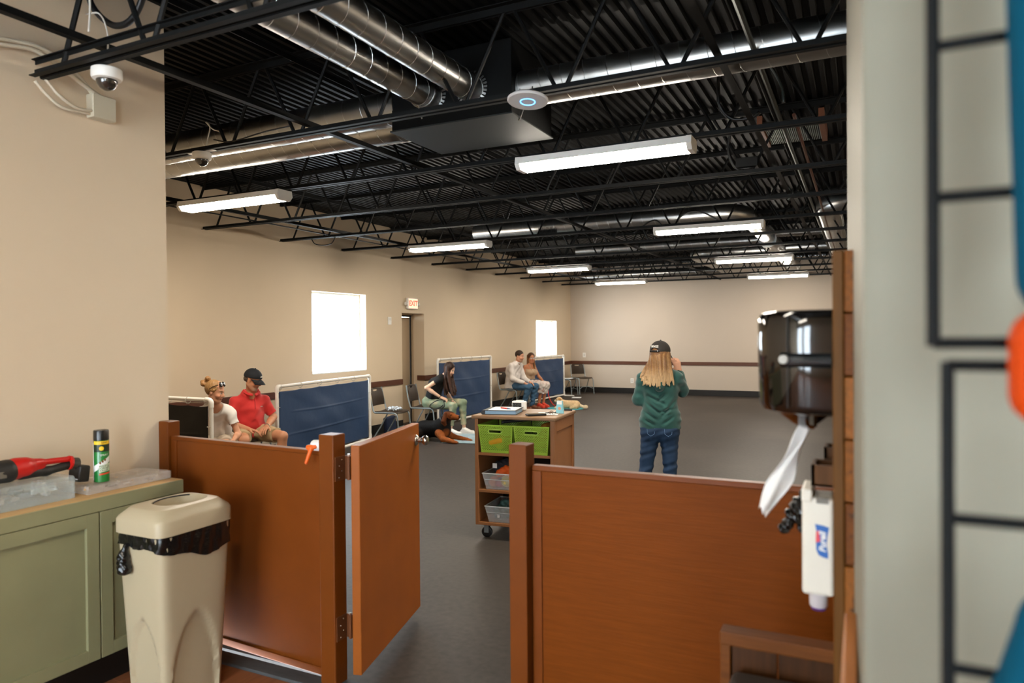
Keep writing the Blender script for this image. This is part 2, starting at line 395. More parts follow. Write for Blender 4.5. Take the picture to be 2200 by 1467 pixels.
# ---------------------------------------------------------------- steel joists, one per bay
def joist_parts(root, xa, xb, zb, zt, y=0, n0=0):
    b = MB()
    for s in (-1, 1):
        b.box(xa, xb, s*.012 if s > 0 else -.042, .042 if s > 0 else -.012, zb, zb+.005).box(xa, xb, s*.012-.003, s*.012+.003, zb+.005, zb+.036)
    b.build('bottom_chord', m_black, root)
    t = MB()
    for s in (-1, 1):
        t.box(xa-.1, xb, s*.010 if s > 0 else -.05, .05 if s > 0 else -.010, zt-.005, zt).box(xa-.1, xb, s*.012-.003, s*.012+.003, zt-.045, zt-.005)
    t.build('top_chord', m_black, root)
    k = math.ceil((xa+.12+3.416)/.64); pts = []; x = -3.416+k*.64
    while x < xb-.2: pts += [(x-.03, 0, zb+.02), (x+.03, 0, zb+.02), (x+.29, 0, zt-.03), (x+.35, 0, zt-.03)]; x += .64
    MB().tube(pts, .0125, 6).build('web', m_black, root)
words = ['second', 'third', 'fourth', 'fifth', 'sixth', 'seventh', 'eighth', 'ninth', 'tenth', 'eleventh', 'twelfth', 'thirteenth', 'last']
extra = {0: 'carrying the round white disc', 1: 'carrying the two nearest long lights', 4: 'carrying the second pair of lights', 7: 'carrying the third pair of lights', 10: 'carrying the farthest pair of lights'}
J0 = None; JY = [3.70+1.335*k for k in range(12)]
for k, y in enumerate(JY):
    lab = 'black open-web steel joist, %s back from the camera' % words[k] + (', '+extra[k] if k in extra else ', with no light under it')
    if J0 is None:
        J0 = thing('steel_joist', lab, 'joist', (0, y, 0), 0, 'roof joists'); joist_parts(J0, -7.46, 3.2, 3.04, ZD-.005)
    else: dup(J0, (0, y, 0), 0, lab)
jn = thing('steel_joist', 'black steel joist nearest the camera, its end over the nearer dome camera', 'joist', (0, 2.10, 0), 0, 'roof joists')
joist_parts(jn, -3.585, -.05, 2.945, ZD-.005)
MB().box(-3.60, -.05, -.02, .02, 3.03, 3.035).box(-3.60, -.05, -.003, .003, 3.012, 3.03).build('brace_angle', m_black, jn)
# bridging angles run across the joists
for x, lab in ((-6.35, 'black bridging bar crossing the joists nearest the window wall'), (-3.30, 'black bridging bar crossing the joists beside the black duct box'), (-.64, 'black bridging bar crossing the joists at the right edge')):
    t = thing('bridging_bar', lab, 'bridging bar', (x, 0, 0), 0, 'bridging bars')
    ya = 2.87 if x < -4 else -2.0
    MB().box(-.02, .02, ya, 19.3, 3.080, 3.084).box(-.002, .002, ya, 19.3, 3.084, 3.12).build('lower_angle', m_black, t)
    MB().box(-.02, .02, ya, 19.3, 3.50, 3.504).box(-.002, .002, ya, 19.3, 3.464, 3.50).build('upper_angle', m_black, t)
# ---------------------------------------------------------------- ceiling lights
def light_fixture():
    r = thing('ceiling_light', '', 'ceiling light', (0,0,0), 0, 'long ceiling lights')
    MB().prism([(-.085, 3.035), (.085, 3.035), (.095, 2.985), (-.095, 2.985)], -.65, .65, 'x').build('housing', m_white, r)
    MB().prism([(-.09, 2.984), (.09, 2.984), (.062, 2.945), (-.062, 2.945)], -.632, .632, 'x').build('lens', m_lens, r)
    for s in (-1, 1): MB().prism([(-.087, 3.037), (.087, 3.037), (.098, 2.983), (.066, 2.942), (-.066, 2.942), (-.098, 2.983)], s*.651-.018, s*.651+.018, 'x').build('end_cap', m_white, r)
    for s in (-1, 1): MB().box(s*.41-.01, s*.41+.01, -.03, .03, 3.035, 3.045).build('clip', m_white, r)
    return r
L0 = light_fixture(); first = True
for y, nm in ((5.00, 'nearest'), (9.04, 'second'), (13.28, 'third'), (17.42, 'farthest')):
    for x, sd in ((-5.45, 'row by the window wall'), (-1.70, 'row over the standing trainer')):
        lab = 'lit white strip light, %s from the camera in the %s' % (nm, sd)
        o = L0 if first else dup(L0, (x, y, 0)); o.location = (x, y, 0); o['label'] = lab; first = False
for y, nm in ((5.00, 'nearer'), (9.04, 'farther')): dup(L0, (2.05, y, 0), 0, 'lit white strip light hidden behind the white wall edge, %s one' % nm)
for x, y, lab in ((-1.70, .78, 'lit white strip light over the front room, right above the camera'), (-1.70, -2.5, 'lit white strip light over the front room, behind the camera')):
    o = dup(L0, (x, y, 0), 0, lab)
    for ch in o.children:
        if ch.name.startswith('lens'): ch.data = ch.data.copy(); ch.data.materials[0] = m_lens_f
# ---------------------------------------------------------------- ducts
def duct(label, path, r, bend=.3, pitch=.13, seams=True, cap=True):
    """round sheet-metal duct along a path; corners become elbows"""
    P = [Vector(p) for p in path]; pts = [P[0]]; segs = []; last = P[0]
    for i in range(1, len(P)-1):
        a = (P[i-1]-P[i]).normalized(); b = (P[i+1]-P[i]).normalized(); s = P[i]+a*bend; e = P[i]+b*bend
        segs.append((last, s)); c = s+b*bend
        pts += [c - b*bend*math.cos(t*PI/12) - a*bend*math.sin(t*PI/12) for t in range(7)]; last = e
    segs.append((last, P[-1])); pts.append(P[-1])
    t = thing('spiral_duct', label, 'duct', tuple(P[0]), 0, 'round metal ducts')
    MB().tube([p-P[0] for p in pts], r, 28, cap).build('duct_tube', m_steel, t, smooth=SM)
    if seams:
        mb = MB()
        for a, b in segs:
            d = b-a; L = d.length
            if L < .3: continue
            d.normalize(); u = Vector((0, 0, 1)); w = d.cross(u); nn = int(L/pitch*16)
            mb.tube([a-P[0]+d*(k/16*pitch)+(r+.0003)*(math.cos(k*PI/8)*u+math.sin(k*PI/8)*w) for k in range(nn+1)], .0026, 5)
        mb.build('seam', m_seam, t)
    return t
m_black_box = M('black_sheet_metal', '07090a', .6, spec=.2, var=.1, vscale=3)
ZC = 3.30
tA = duct('bare spiral duct overhead, right one of the pair entering the black duct box', [(-2.29, -3.9, ZC), (-2.29, 4.12, ZC)], .089, pitch=.15)
tA2 = duct('bare spiral duct overhead, left one of the pair entering the black duct box', [(-2.61, -3.9, ZC), (-2.61, 4.12, ZC)], .094, pitch=.15)
for t, x in ((tA2, -2.61),): MB().tube([(0, 7.85, -.10), (0, 7.87, -.15)], .006, 6).tube([(0, 7.87, -.15), (.02, 7.86, -.19)], .005, 6).tube(arc((0, 7.9, 0), .101, 0, 2*PI, 20, (1,0,0), (0,0,1)), .006, 6).build('damper_handle', m_steel, t)
duct('bare spiral duct leaving the left side of the black duct box, nearer of two', [(-2.92, 4.21, ZC), (-7.4, 4.21, ZC)], .122, pitch=.16)
duct('bare spiral duct leaving the left side of the black duct box, farther of two', [(-2.92, 4.587, ZC), (-7.4, 4.587, ZC)], .122, pitch=.16)
tC = duct('bare spiral duct leaving the right of the black duct box, behind the white disc', [(-2.02, 4.27, ZC), (3.15, 4.27, ZC)], .115, pitch=.15)
MB().tube([(.05, -.03, -.118), (.04, -.05, -.16)], .006, 6).tube([(.04, -.05, -.16), (.02, -.06, -.22)], .006, 6).build('damper_handle', m_steel, tC)
bx = thing('duct_box', 'black sheet metal duct box with pale underside where the ducts meet', 'duct box', (-2.465, 4.43, 3.10))
MB().bbox(-.465, .465, -.33, .33, .004, .484, .004).build('body', m_black_box, bx)
MB().bbox(-.475, .475, -.34, .34, -.004, .006, .002).build('bottom_panel', M('box_underside', '2c3030', .65, spec=.3), bx)
for x, r in ((-2.29, .089), (-2.61, .094)):
    mb = MB()
    for k in range(28): a = 2*PI*k/28; mb.box(-.009, .009, -.345, -.335, r-.004, r+.032, 0) if False else mb.add([(x+2.465+(r-.002)*math.cos(a-.07), -.335, .20+(r-.002)*math.sin(a-.07)), (x+2.465+(r-.002)*math.cos(a+.07), -.335, .20+(r-.002)*math.sin(a+.07)), (x+2.465+(r+.026)*math.cos(a+.06), -.331, .20+(r+.026)*math.sin(a+.06)), (x+2.465+(r+.026)*math.cos(a-.06), -.331, .20+(r+.026)*math.sin(a-.06))], [(0, 1, 2, 3)])
    mb.build('collar_tabs', m_steel, bx, solid=.002)
duct('silver duct with an elbow in mid ceiling, carrying a black vent grille', [(-5.55, 10.03, 3.32), (-1.43, 10.03, 3.32), (-1.43, 12.95, 3.32)], .12, pitch=.17)
v = thing('vent_grille', 'black slotted vent grille in the side of the silver duct run', 'vent', (-4.25, 9.925, 3.27))
MB().box(-.15, .15, .0, .012, -.06, .06).build('backing', m_base, v)
mb = MB()
for k in range(14): mb.box(-.145+k*.0215, -.137+k*.0215, -.014, 0, -.055, .055)
mb.build('slat', m_black, v)
duct('thick silver trunk duct receding down the middle of the ceiling', [(-1.43, 12.97, ZC), (-1.43, 18.6, ZC)], .15, pitch=.12)
duct('silver branch duct ending in mid ceiling, second behind the one with the grille', [(-1.59, 13.06, ZC), (-4.97, 13.06, ZC)], .10, pitch=.17)
duct('silver branch duct with an elbow beside the trunk duct', [(-1.59, 14.7, ZC), (-3.05, 14.7, ZC), (-3.05, 18.3, ZC)], .125, pitch=.17)
duct('silver branch duct farthest back, above the far wall lights', [(-3.2, 18.75, ZC), (-7.0, 18.75, ZC)], .105, pitch=.17)
duct('shiny elbowed duct by the white wall edge at the right', [(2.0, 9.72, ZC), (-.36, 9.72, ZC), (-.36, 15.3, ZC)], .15, bend=.32, pitch=.12)
duct('slim silver cross duct between the trunk duct and the elbowed duct at right', [(-.53, 12.69, 3.34), (-1.26, 12.69, 3.34)], .055, pitch=.17)
duct('silver cross duct behind the slim one, joining the trunk duct', [(-.53, 14.5, ZC), (-1.26, 14.5, ZC)], .11, pitch=.17)
# ---------------------------------------------------------------- cameras, access point, exit sign, wall plates
m_dome = M('smoked_dome', '2a2622', .08, spec=.6, coat=1)
def dome_camera(label, loc, plate):
    t = thing('dome_camera', label, 'camera', loc, 0, 'dome cameras')
    MB().lathe([(.060, 0), (.066, -.004), (.067, -.038), (.062, -.050), (.044, -.054)], 28).build('housing', m_white, t, smooth=SM)
    MB().lathe([(.046, -.050), (.046, -.058), (.042, -.075), (.03, -.092), (.014, -.101), (.0, -.103)], 24).build('dome', m_dome, t, smooth=True)
    if plate: MB().box(-.13, .13, -.02, .02, .0, .004).build('bracket', m_white, t)
    return t
dome_camera('white dome camera under the near joist end, in front of the beige partition wall', (-3.17, 2.17, 2.942), False)
dome_camera('smaller-looking white dome camera on a flat bracket, under the second joist', (-4.34, 3.70, 3.038), True)
ap = thing('access_point', 'round white disc access point with a glowing blue ring', 'access point', (-1.70, 3.70, 3.035)); ap.rotation_euler = (math.radians(-7), 0, 0)
MB().lathe([(.100, .0), (.117, -.012), (.118, -.020), (.112, -.026), (0, -.027)], 40).build('disc', M('matte_white', 'd4d2d0', .8, spec=.15), ap, smooth=SM)
MB().tube(arc((0, 0, -.0275), .042, 0, 2*PI, 32, (1, 0, 0), (0, 1, 0))[:-1], .0032, 6, closed=True).build('light_ring', M('blue_led', (.10, .38, 1), emit=3), ap)
for x in (-.045, .035): MB().tube([(x, -.02, 0), (x, -.02, .05)], .004, 6).build('stud', m_steel, ap)
ex = thing('exit_sign', 'lit red and white EXIT sign with two lamp heads above the door', 'sign', (-7.598, 11.18, 2.28))
MB().bbox(0, .055, -.165, .165, -.105, .105, .012).build('housing', m_white, ex)
MB().box(.0555, .057, -.145, .145, -.088, .088).build('face', M('exit_face', (1, .62, .42), .4, emit=.75), ex)
text('lettering', 'EXIT', .135, M('exit_red', (.9, .10, .05), .5, emit=.5), ex, Matrix.Translation((.058, 0, 0)) @ Matrix.Rotation(PI/2, 4, 'Z') @ Matrix.Rotation(PI/2, 4, 'X'), bold=.004)
for s in (-1, 1): MB().sphere((.03, s*.2, -.01), (.035, .035, .04)).tube([(.02, s*.16, -.01), (.02, s*.19, -.01)], .012).build('lamp_head', m_white, ex, smooth=True)
def plate(name, label, cat, loc, axis, w, h, kind):
    t = thing(name, label, cat, loc, 0 if axis == 'x' else -PI/2)
    MB().bbox(0, .012, -w/2, w/2, -h/2, h/2, .004).build('plate', m_white, t)
    if kind == 'outlet': MB().box(.011, .0135, -.017, .017, .008, .036).box(.011, .0135, -.017, .017, -.036, -.008).build('socket', M('socket_grey', 'b8b4ac', .4), t)
    else: MB().bbox(.01, .018, -w/2+.015, w/2-.015, .01, h/2-.02, .003).build('cover', M('cover_white', 'd8d4cc', .4), t)
plate('wall_switch', 'small white wall box left of the exit door', 'switch', (XN, 10.30, 1.943), 'x', .10, .135, 'box')
plate('wall_outlet', 'white double socket plate high on the far wall near the corner', 'outlet', (-7.18, YF, 1.075), 'y', .09, .135, 'outlet')
plate('wall_outlet', 'white socket plate low on the far wall beside the standing trainer', 'outlet', (-5.76, YF, .36), 'y', .09, .135, 'outlet')
m_jb = M('junction_box_paint', 'c6bda6', .5)
jb = thing('junction_box', 'off white square junction box high on the partition wall', 'junction box', (-3.62, 2.425, 2.89))
MB().bbox(0, .055, -.064, .064, -.062, .062, .006).build('box', m_jb, jb)
MB().bbox(.055, .060, -.062, .062, -.06, .06, .002).build('cover', m_jb, jb)
m_flex = M('flex_conduit', 'cfc4ae', .5, bump=(90, .5, .004)); m_wire = M('black_cable', '131416', .45); m_wwire = M('white_cable', 'd6d2c8', .5); m_cond = M('grey_conduit', '4a5050', .4, metal=.6)
def cable(label, pts, r, mat, name='cable', grp='cables overhead'):
    P0 = Vector(pts[0]); tag(MB().tube([p for p in bez(pts, 8)], r, 7).build(name, mat, None, smooth=True), label, 'cable', grp)
cable('ribbed beige conduit running down to the top of the junction box, upper strand', [(-3.60, 1.84, 3.05), (-3.60, 1.94, 3.08), (-3.59, 2.10, 3.10), (-3.58, 2.23, 3.06), (-3.58, 2.32, 3.00), (-3.585, 2.38, 2.945)], .011, m_flex, 'flexible_conduit', 'flexible conduits')
cable('ribbed beige conduit running down to the top of the junction box, lower strand', [(-3.58, 1.84, 3.02), (-3.575, 1.95, 3.05), (-3.57, 2.08, 3.07), (-3.57, 2.20, 3.03), (-3.57, 2.29, 2.99), (-3.575, 2.41, 2.945)], .011, m_flex, 'flexible_conduit', 'flexible conduits')
cable('ribbed pale conduit curving into the side of the junction box, outer loop', [(-3.59, 2.09, 2.93), (-3.585, 2.14, 2.88), (-3.58, 2.22, 2.835), (-3.59, 2.365, 2.845)], .008, m_flex, 'flexible_conduit', 'flexible conduits')
cable('ribbed pale conduit curving into the side of the junction box, inner loop', [(-3.575, 2.13, 2.95), (-3.57, 2.19, 2.89), (-3.57, 2.28, 2.85), (-3.575, 2.365, 2.86)], .008, m_flex, 'flexible_conduit', 'flexible conduits')
cable('bundle of black cable hanging in a loop above the near dome camera', [(-3.52, 2.3, 3.55), (-3.47, 2.3, 3.36), (-3.32, 2.3, 3.23), (-3.18, 2.3, 3.22), (-3.08, 2.3, 3.33), (-3.04, 2.3, 3.56)], .016, m_wire)
cable('white cable dangling beside the black cable loop', [(-3.26, 2.1, 3.50), (-3.20, 2.1, 3.34), (-3.18, 2.1, 3.22), (-3.16, 2.08, 3.08)], .005, m_wwire)
cable('thin white lead into the top of the near dome camera', [(-3.30, 2.16, 3.22), (-3.20, 2.16, 3.20), (-3.16, 2.17, 3.10), (-3.17, 2.17, 2.94)], .004, m_wwire)
cable('white lead with a knotted end above the second dome camera', [(-4.34, 3.72, 3.04), (-4.30, 3.74, 3.22), (-4.34, 3.74, 3.27), (-4.27, 3.74, 3.21), (-4.2, 3.74, 3.18), (-4.17, 3.74, 3.13)], .005, m_wwire)
cable('black cable running along the second joist to a bridging bar', [(-4.17, 3.66, 3.10), (-4.0, 3.66, 3.065), (-3.7, 3.66, 3.09), (-3.45, 3.66, 3.10)], .005, m_wire)
cable('black cable sagging below the joists near the window wall', [(-6.9, 7.7, 3.06), (-6.8, 7.7, 2.96), (-6.55, 7.7, 2.95), (-6.45, 7.7, 3.06)], .007, m_wire)
cable('dark cable along the bridging at the window wall', [(-7.3, 3.0, 3.12), (-6.6, 5.2, 3.08), (-6.55, 8.2, 3.07), (-6.6, 11.5, 3.08)], .008, m_wire)
cable('black cable hanging in a loop left of the square vent, upper', [(-.86, 5.0, 3.52), (-.86, 5.0, 3.25), (-.78, 5.03, 3.14), (-.66, 5.03, 3.13), (-.6, 5.03, 3.16)], .012, m_wire)
cable('black cable hanging in a loop under the square vent, lower', [(-1.0, 6.37, 3.42), (-1.02, 6.37, 3.27), (-.97, 6.37, 3.12), (-.88, 6.37, 3.09), (-.8, 6.37, 3.10)], .014, m_wire)
cable('frayed bundle of grey wires at the right of the ceiling', [(-.56, 5.0, 3.5), (-.50, 5.03, 3.40), (-.46, 5.03, 3.30), (-.45, 5.03, 3.20)], .010, m_cond)
cable('loose grey wires drooping from the conduit behind the square vent', [(-.76, 7.6, 3.35), (-.70, 7.7, 3.20), (-.61, 7.7, 3.10), (-.65, 7.7, 3.02)], .010, m_cond)
cable('wavy black cable loops on the elbow of the silver duct', [(-2.9, 9.90, 3.12), (-2.6, 9.90, 3.28), (-2.4, 9.90, 3.12), (-2.2, 9.90, 3.32), (-1.95, 9.90, 3.34), (-1.6, 9.90, 3.12)], .010, m_wire)
tag(MB().tube([(-.52, -2, 3.24), (-.52, 19, 3.24)], .016, 8).build('conduit', m_cond, None, smooth=SM), 'long grey steel conduit pipe running back along the right of the ceiling', 'conduit')
tag(MB().tube([(-.40, 5.2, 3.16), (-.40, 19, 3.16)], .012, 8).build('conduit', M('copper_pipe', '6a4030', .4, metal=.6), None, smooth=SM), 'thin reddish pipe beside the grey conduit at the right of the ceiling', 'conduit')
tag(MB().bbox(-.95, -.77, 6.30, 6.44, 3.09, 3.17, .005).build('cable_box', m_black, None), 'black cable box hung under the looped cables at the right', 'cable box')
rg = thing('ceiling_vent', 'square slatted ceiling vent with a reddish wooden frame', 'vent', (-.53, 6.82, 3.46))
mb = MB()
for k in range(30): mb.box(-.215+k*.0148, -.215+k*.0148+.006, -.33, .33, 0, .012)
mb.build('slat', M('vent_slat', '9aa8a8', .4, metal=.4), rg); MB().box(-.22, .22, -.33, .33, .03, .035).build('backing', m_base, rg)
m_redwood = M('red_wood', '6e4128', .5)
for x in (-1, 1): MB().box(x*.245-.022, x*.245+.022, -.35, .35, -.02, .09).build('frame_rail', m_redwood, rg)
for x, y, lab in ((-5.0, 10.03, 'left of the grille'), (-2.6, 10.03, 'right of the grille'), (-4.6, 13.06, 'on the second branch duct')):
    tag(MB().tube([(x, y, 3.43), (x-.06, y, 3.59)], .003, 5).tube([(x, y, 3.43), (x+.06, y, 3.59)], .003, 5).build('hanger_wire', m_steel), 'thin duct hanger wire '+lab, 'hanger', 'duct hangers')
# ---------------------------------------------------------------- half walls and gate
def rot(o, a): o.rotation_euler = (0, 0, a); return o
pt = M('brown_post_paint', '6e380f', .4, spec=.2, var=.05, vscale=6)
def post(parent, x0, x1, y0, y1, zt, name='post'):
    return MB().bbox(x0, x1, y0, y1, 0, zt, .005).build(name, pt, parent)
hl = thing('half_wall', 'brown painted half wall left of the open gate, behind the trash can', 'half wall', (-3.54, 2.80, 0))
post(hl, -.078, .002, -.04, .04, 1.20); post(hl, 1.195, 1.285, -.145, -.055, 1.207)
a = math.atan2(-.075, 1.2)
def lp(o): o.rotation_euler = (0, 0, a); return o
lp(MB().bbox(.0, 1.20, -.016, .02, .03, 1.10, .003).build('panel', m_brown, hl))
lp(MB().bbox(.0, 1.20, -.022, .024, 1.095, 1.117, .004).build('cap_rail', m_brown, hl))
lp(MB().bbox(.0, .052, -.021, .0, .03, 1.096, .003).build('stile', m_brown, hl))
lp(MB().bbox(.0, 1.20, -.024, .0, .012, .05, .003).build('bottom_rail', m_brown, hl))
hr = thing('half_wall', 'brown painted half wall right of the open gate, below the towel dispenser', 'half wall', (-1.285, 2.80, 0))
post(hr, -.08, .003, -.06, .03, 1.207)
MB().bbox(.012, 1.245, .0, .03, .03, 1.10, .003).build('panel', m_brown_b, hr)
MB().bbox(.006, 1.245, -.010, .036, 1.092, 1.115, .004).build('cap_rail', m_brown, hr)
MB().bbox(.006, .05, -.008, .012, .03, 1.092, .003).build('stile', m_brown, hr)
MB().bbox(.006, 1.245, -.008, .012, .0, .05, .003).build('bottom_rail', m_brown, hr)
g = thing('gate', 'brown half-height gate standing open with a nickel knob', 'gate', (-2.152, 2.722, 0), math.radians(105))
MB().bbox(0, .885, 0, .045, .05, 1.155, .004).build('gate_panel', m_gate, g)
kn = MB().lathe([(.033, 0), (.033, .004), (.026, .010), (.013, .014), (.012, .034), (.020, .040), (.029, .052), (.030, .062), (.024, .073), (.010, .077), (0, .077)], 24).xf(Matrix.Translation((.83, 0, 1.06)) @ Matrix.Rotation(PI/2, 4, 'X')).build('knob', m_chrome, g, smooth=SM)
MB().lathe([(.033, 0), (.026, .010), (.012, .014), (.012, .034), (.029, .052), (.024, .073), (0, .077)], 24).xf(Matrix.Translation((.83, .045, 1.06)) @ Matrix.Rotation(-PI/2, 4, 'X')).build('knob', m_chrome, g, smooth=SM)
MB().box(.8845, .8865, .012, .034, 1.03, 1.09).build('latch_plate', m_chrome, g)
m_hinge = M('painted_hinge', '6a3f24', .35, metal=.2)
Rg = Matrix.Rotation(math.radians(-105), 4, 'Z') @ Matrix.Translation((2.152, -2.722, 0))
for z in (.985, .215):
    h = MB().box(-2.255, -2.251, 2.665, 2.74, z, z+.115).box(-2.25, -2.195, 2.736, 2.740, z, z+.115).xf(Rg)
    h.tube([Rg @ Vector((-2.222, 2.728, z)), Rg @ Vector((-2.222, 2.728, z+.115))], .008, 10)
    ho = h.build('hinge', m_hinge, g)
    MB().tube([Rg @ Vector((-2.222, 2.728, z+.115)), Rg @ Vector((-2.222, 2.728, z+.125))], .0075, 10).build('pin_cap', m_chrome, ho)
    mb = MB()
    for k in range(4):
        for q in (Vector((-2.250, 2.69+.02*(k % 2), z+.015+.028*k)),): mb.sphere(tuple(Rg @ q), .0035, 6, 4)
    mb.build('screw', m_chrome, ho)
# ---------------------------------------------------------------- sprayer hooked on the half wall
m_orange = M('orange_plastic', 'e8641c', .35); m_clear = glassy('clear_plastic', 'eef3f2', .55, .15)
sp = thing('spray_bottle', 'white spray bottle head with an orange trigger hooked over the half wall', 'spray bottle', (-2.40, 2.712, 1.117))
SD().cone((.065, .03, .024), (.0, -.02, .034), .028, .022, .02).cone((.06, .045, .015), (.06, .05, -.05), .026, .026, .02).cone((.05, -.03, .015), (.052, -.036, -.035), .011, .009, .02).mesh('sprayer_head', m_white, sp, .003)
SD().cone((-.02, -.045, .022), (.01, -.03, .026), .012, .012, .01).cone((-.002, -.045, .015), (-.022, -.058, -.052), .011, .008, .012).mesh('trigger', m_orange, sp, .0025)
MB().tube([(.06, .052, -.04), (.06, .056, -.22)], .035, 16).build('bottle', m_clear, sp, smooth=SM)
# ---------------------------------------------------------------- green cabinet with things on it
m_green = M('sage_paint', '8d8b69', .42, spec=.4, var=.05, vscale=5); m_ply = M('raw_plywood', 'c9a26c', .6, stretch=(8, .6, 8), var=.12, vscale=6)
cb = thing('base_cabinet', 'sage green shaker cabinet along the partition wall with a raw plywood top', 'cabinet', (-3.615, .6, 0))
MB().box(0, .365, 0, 2.01, .17, .915).build('body', m_green, cb)
MB().box(.0, .30, .02, 1.95, 0, .17).build('toe_kick', m_base, cb)
MB().bbox(.002, .375, 0, 2.012, .915, .928, .002).build('worktop', m_ply, cb)
MB().bbox(.365, .383, 0, 2.012, .86, .926, .002).build('face_rail', m_green, cb)
def shaker(y0, y1):
    d = MB().bbox(.366, .372, y0+.055, y1-.055, .22, .80, .001).build('door', m_green, cb)
    for a_, b_, c_, e_ in ((y0, y0+.06, .165, .857), (y1-.06, y1, .165, .857), (y0+.06, y1-.06, .795, .857), (y0+.06, y1-.06, .165, .225)): MB().bbox(.366, .387, a_, b_, c_, e_, .002).build('door_frame', m_green, d)
for y0, y1 in ((1.548, 2.006), (.90, 1.541), (.25, .893)): shaker(y0, y1)
m_tub = glassy('clear_blue_plastic', 'e4efef', .22, .12); m_org = glassy('clear_organizer_plastic', 'eee6dc', .28, .12)
tb = thing('toolbox', 'clear plastic latched box full of hardware under the red saw', 'storage box', (-3.43, 1.82, .929))
mb = MB()
w0, w1 = .105, .115
mb.box(-w0, -w0+.003, -.27, .27, 0, .085).box(w0-.003, w0, -.27, .27, 0, .085).box(-w0, w0, -.27, -.267, 0, .085).box(-w0, w0, .267, .27, 0, .085).box(-w0, w0, -.27, .27, 0, .003)
mb.build('box', m_tub, tb)
lid = MB().bbox(-w1, w1, -.28, .28, .082, .088, .002).bbox(-w0, w0, -.272, .272, .086, .106, .008).build('lid', m_tub, tb)
for y in (-.12, .12): MB().bbox(w1-.003, w1+.008, y-.055, y+.055, .055, .095, .004).build('latch', m_tub, tb)
random.seed(3); cl = [M('hw_grey', 'bdbab2', .5, metal=.3), M('hw_dark', '7a7874', .5), M('hw_tan', 'a8988a', .6)]
for k in range(26):
    s_ = random.uniform(.012, .03); MB().bbox(-s_, s_, -s_*1.4, s_*1.4, -s_*.5, s_*.5, s_*.2, 1).xf(Matrix.Translation((random.uniform(-.06, .06), random.uniform(-.22, .22), .025+random.uniform(0, .035))) @ Matrix.Rotation(random.uniform(0, 3), 4, random.choice('XYZ'))).build('hardware_packet', cl[k % 3], tb)
og = thing('parts_organizer', 'flat clear compartment box of screws on the cabinet, under the spray can', 'storage box', (-3.435, 2.375, .929))
mb = MB()
for y in [-.225+.075*k for k in range(7)]: mb.box(-.12, .12, y-.001, y+.001, 0, .032)
mb.box(-.12, -.118, -.225, .225, 0, .032).box(.118, .12, -.225, .225, 0, .032).box(-.12, .12, -.225, .225, 0, .002).box(-.001, .001, -.225, .225, 0, .032).build('tray', m_org, og)
MB().bbox(-.123, .123, -.228, .228, .031, .041, .004).build('lid', m_org, og)
scm = [M('screw_brass', 'a9793c', .4, metal=.5), M('screw_dark', '3b3733', .5), M('screw_pale', 'b7aca0', .5)]
for k in range(36):
    y = -.19+.075*(k % 6); MB().tube([(0, 0, 0), (random.uniform(.01, .03), random.uniform(-.02, .02), .006)], .005, 6).xf(Matrix.Translation((random.choice((-.08, -.04, .04, .085))+random.uniform(-.015, .015), y+random.uniform(-.02, .02), .008+random.uniform(0, .012)))).build('screw', scm[(k % 6) % 3], og)
m_red = M('tool_red', 'c81e18', .35); m_tool = M('tool_black', '24221f', .5, bump=(90, .2, .002)); m_tool2 = M('tool_grey', '4a4640', .45)
sw = thing('reciprocating_saw', 'red and black cordless reciprocating saw lying on the clear box', 'power saw', (-3.43, 1.82, 1.036))
SD().cone((0, -.34, .052), (0, .03, .052), .036, .052, .02).mesh('motor_housing', m_tool, sw, .005)
SD().cone((0, .02, .052), (0, .10, .055), .048, .044, .02).cone((0, .07, .072), (0, .17, .066), .026, .018, .03).cone((0, .16, .068), (0, .31, .062), .014, .014, .02).cone((0, .10, .05), (0, .2, .028), .024, .012, .02).mesh('red_body', m_red, sw, .0045)
SD().cone((0, .09, .032), (0, .2, .022), .03, .019, .02).cone((0, .2, .022), (0, .31, .034), .019, .02, .02).mesh('grip', m_tool, sw, .0045)
MB().tube([(0, .305, .045), (0, .315, .043)], .034, 16).build('battery_collar', m_red, sw)
MB().bbox(-.045, .045, .33, .385, -.012, .068, .010, 3).xf(Matrix.Translation((0, 0, .0)) @ Matrix.Rotation(-.12, 4, 'X')).build('battery', m_tool, sw)
MB().tube([(0, .31, .04), (0, .35, .035)], .028, 14).build('battery_neck', m_tool2, sw)
MB().bbox(.044, .05, -.03, .005, .03, .06, .002).build('badge', M('badge_grey', '6e675c', .5), sw)
can = thing('spray_can', 'green aerosol can with a black cap standing on the organizer', 'spray can', (-3.375, 2.255, .971))
r = .0345
m_cg = M('can_green', '1f7a34', .3, coat=.4); m_cy = M('label_yellow', 'f2c62c', .4); m_cw = M('label_white', 'e9eae4', .4); m_cr = M('label_red', 'd2402a', .4); m_ck = M('can_black', '141513', .35, coat=.3)
MB().lathe([(r-.003, 0), (r, .003), (r, .198), (r-.002, .203), (r-.004, .206)], 32).build('can_body', m_cg, can, smooth=SM)
MB().lathe([(r, .206), (r, .250), (r-.002, .255), (0, .256)], 32).build('cap', m_ck, can, smooth=SM)
th0 = math.atan2(-2.255, 3.375)            # label faces a little right of the viewer
def wrap(name, a0, a1, z0, z1, mat, dr=.0004, slope=0): 
    return MB().grid(lambda u, v: ((r+dr)*math.cos(th0+a0+(a1-a0)*u), (r+dr)*math.sin(th0+a0+(a1-a0)*u), z0+(z1-z0)*v+slope*(u-.5)), 16, 2).build(name, mat, can, smooth=True)
wrap('label_band', -1.1, 1.9, .186, .203, m_cy); wrap('label_side', -1.75, -1.2, .01, .196, m_cw); wrap('label_edge', -1.2, -1.1, .0, .206, m_ck)
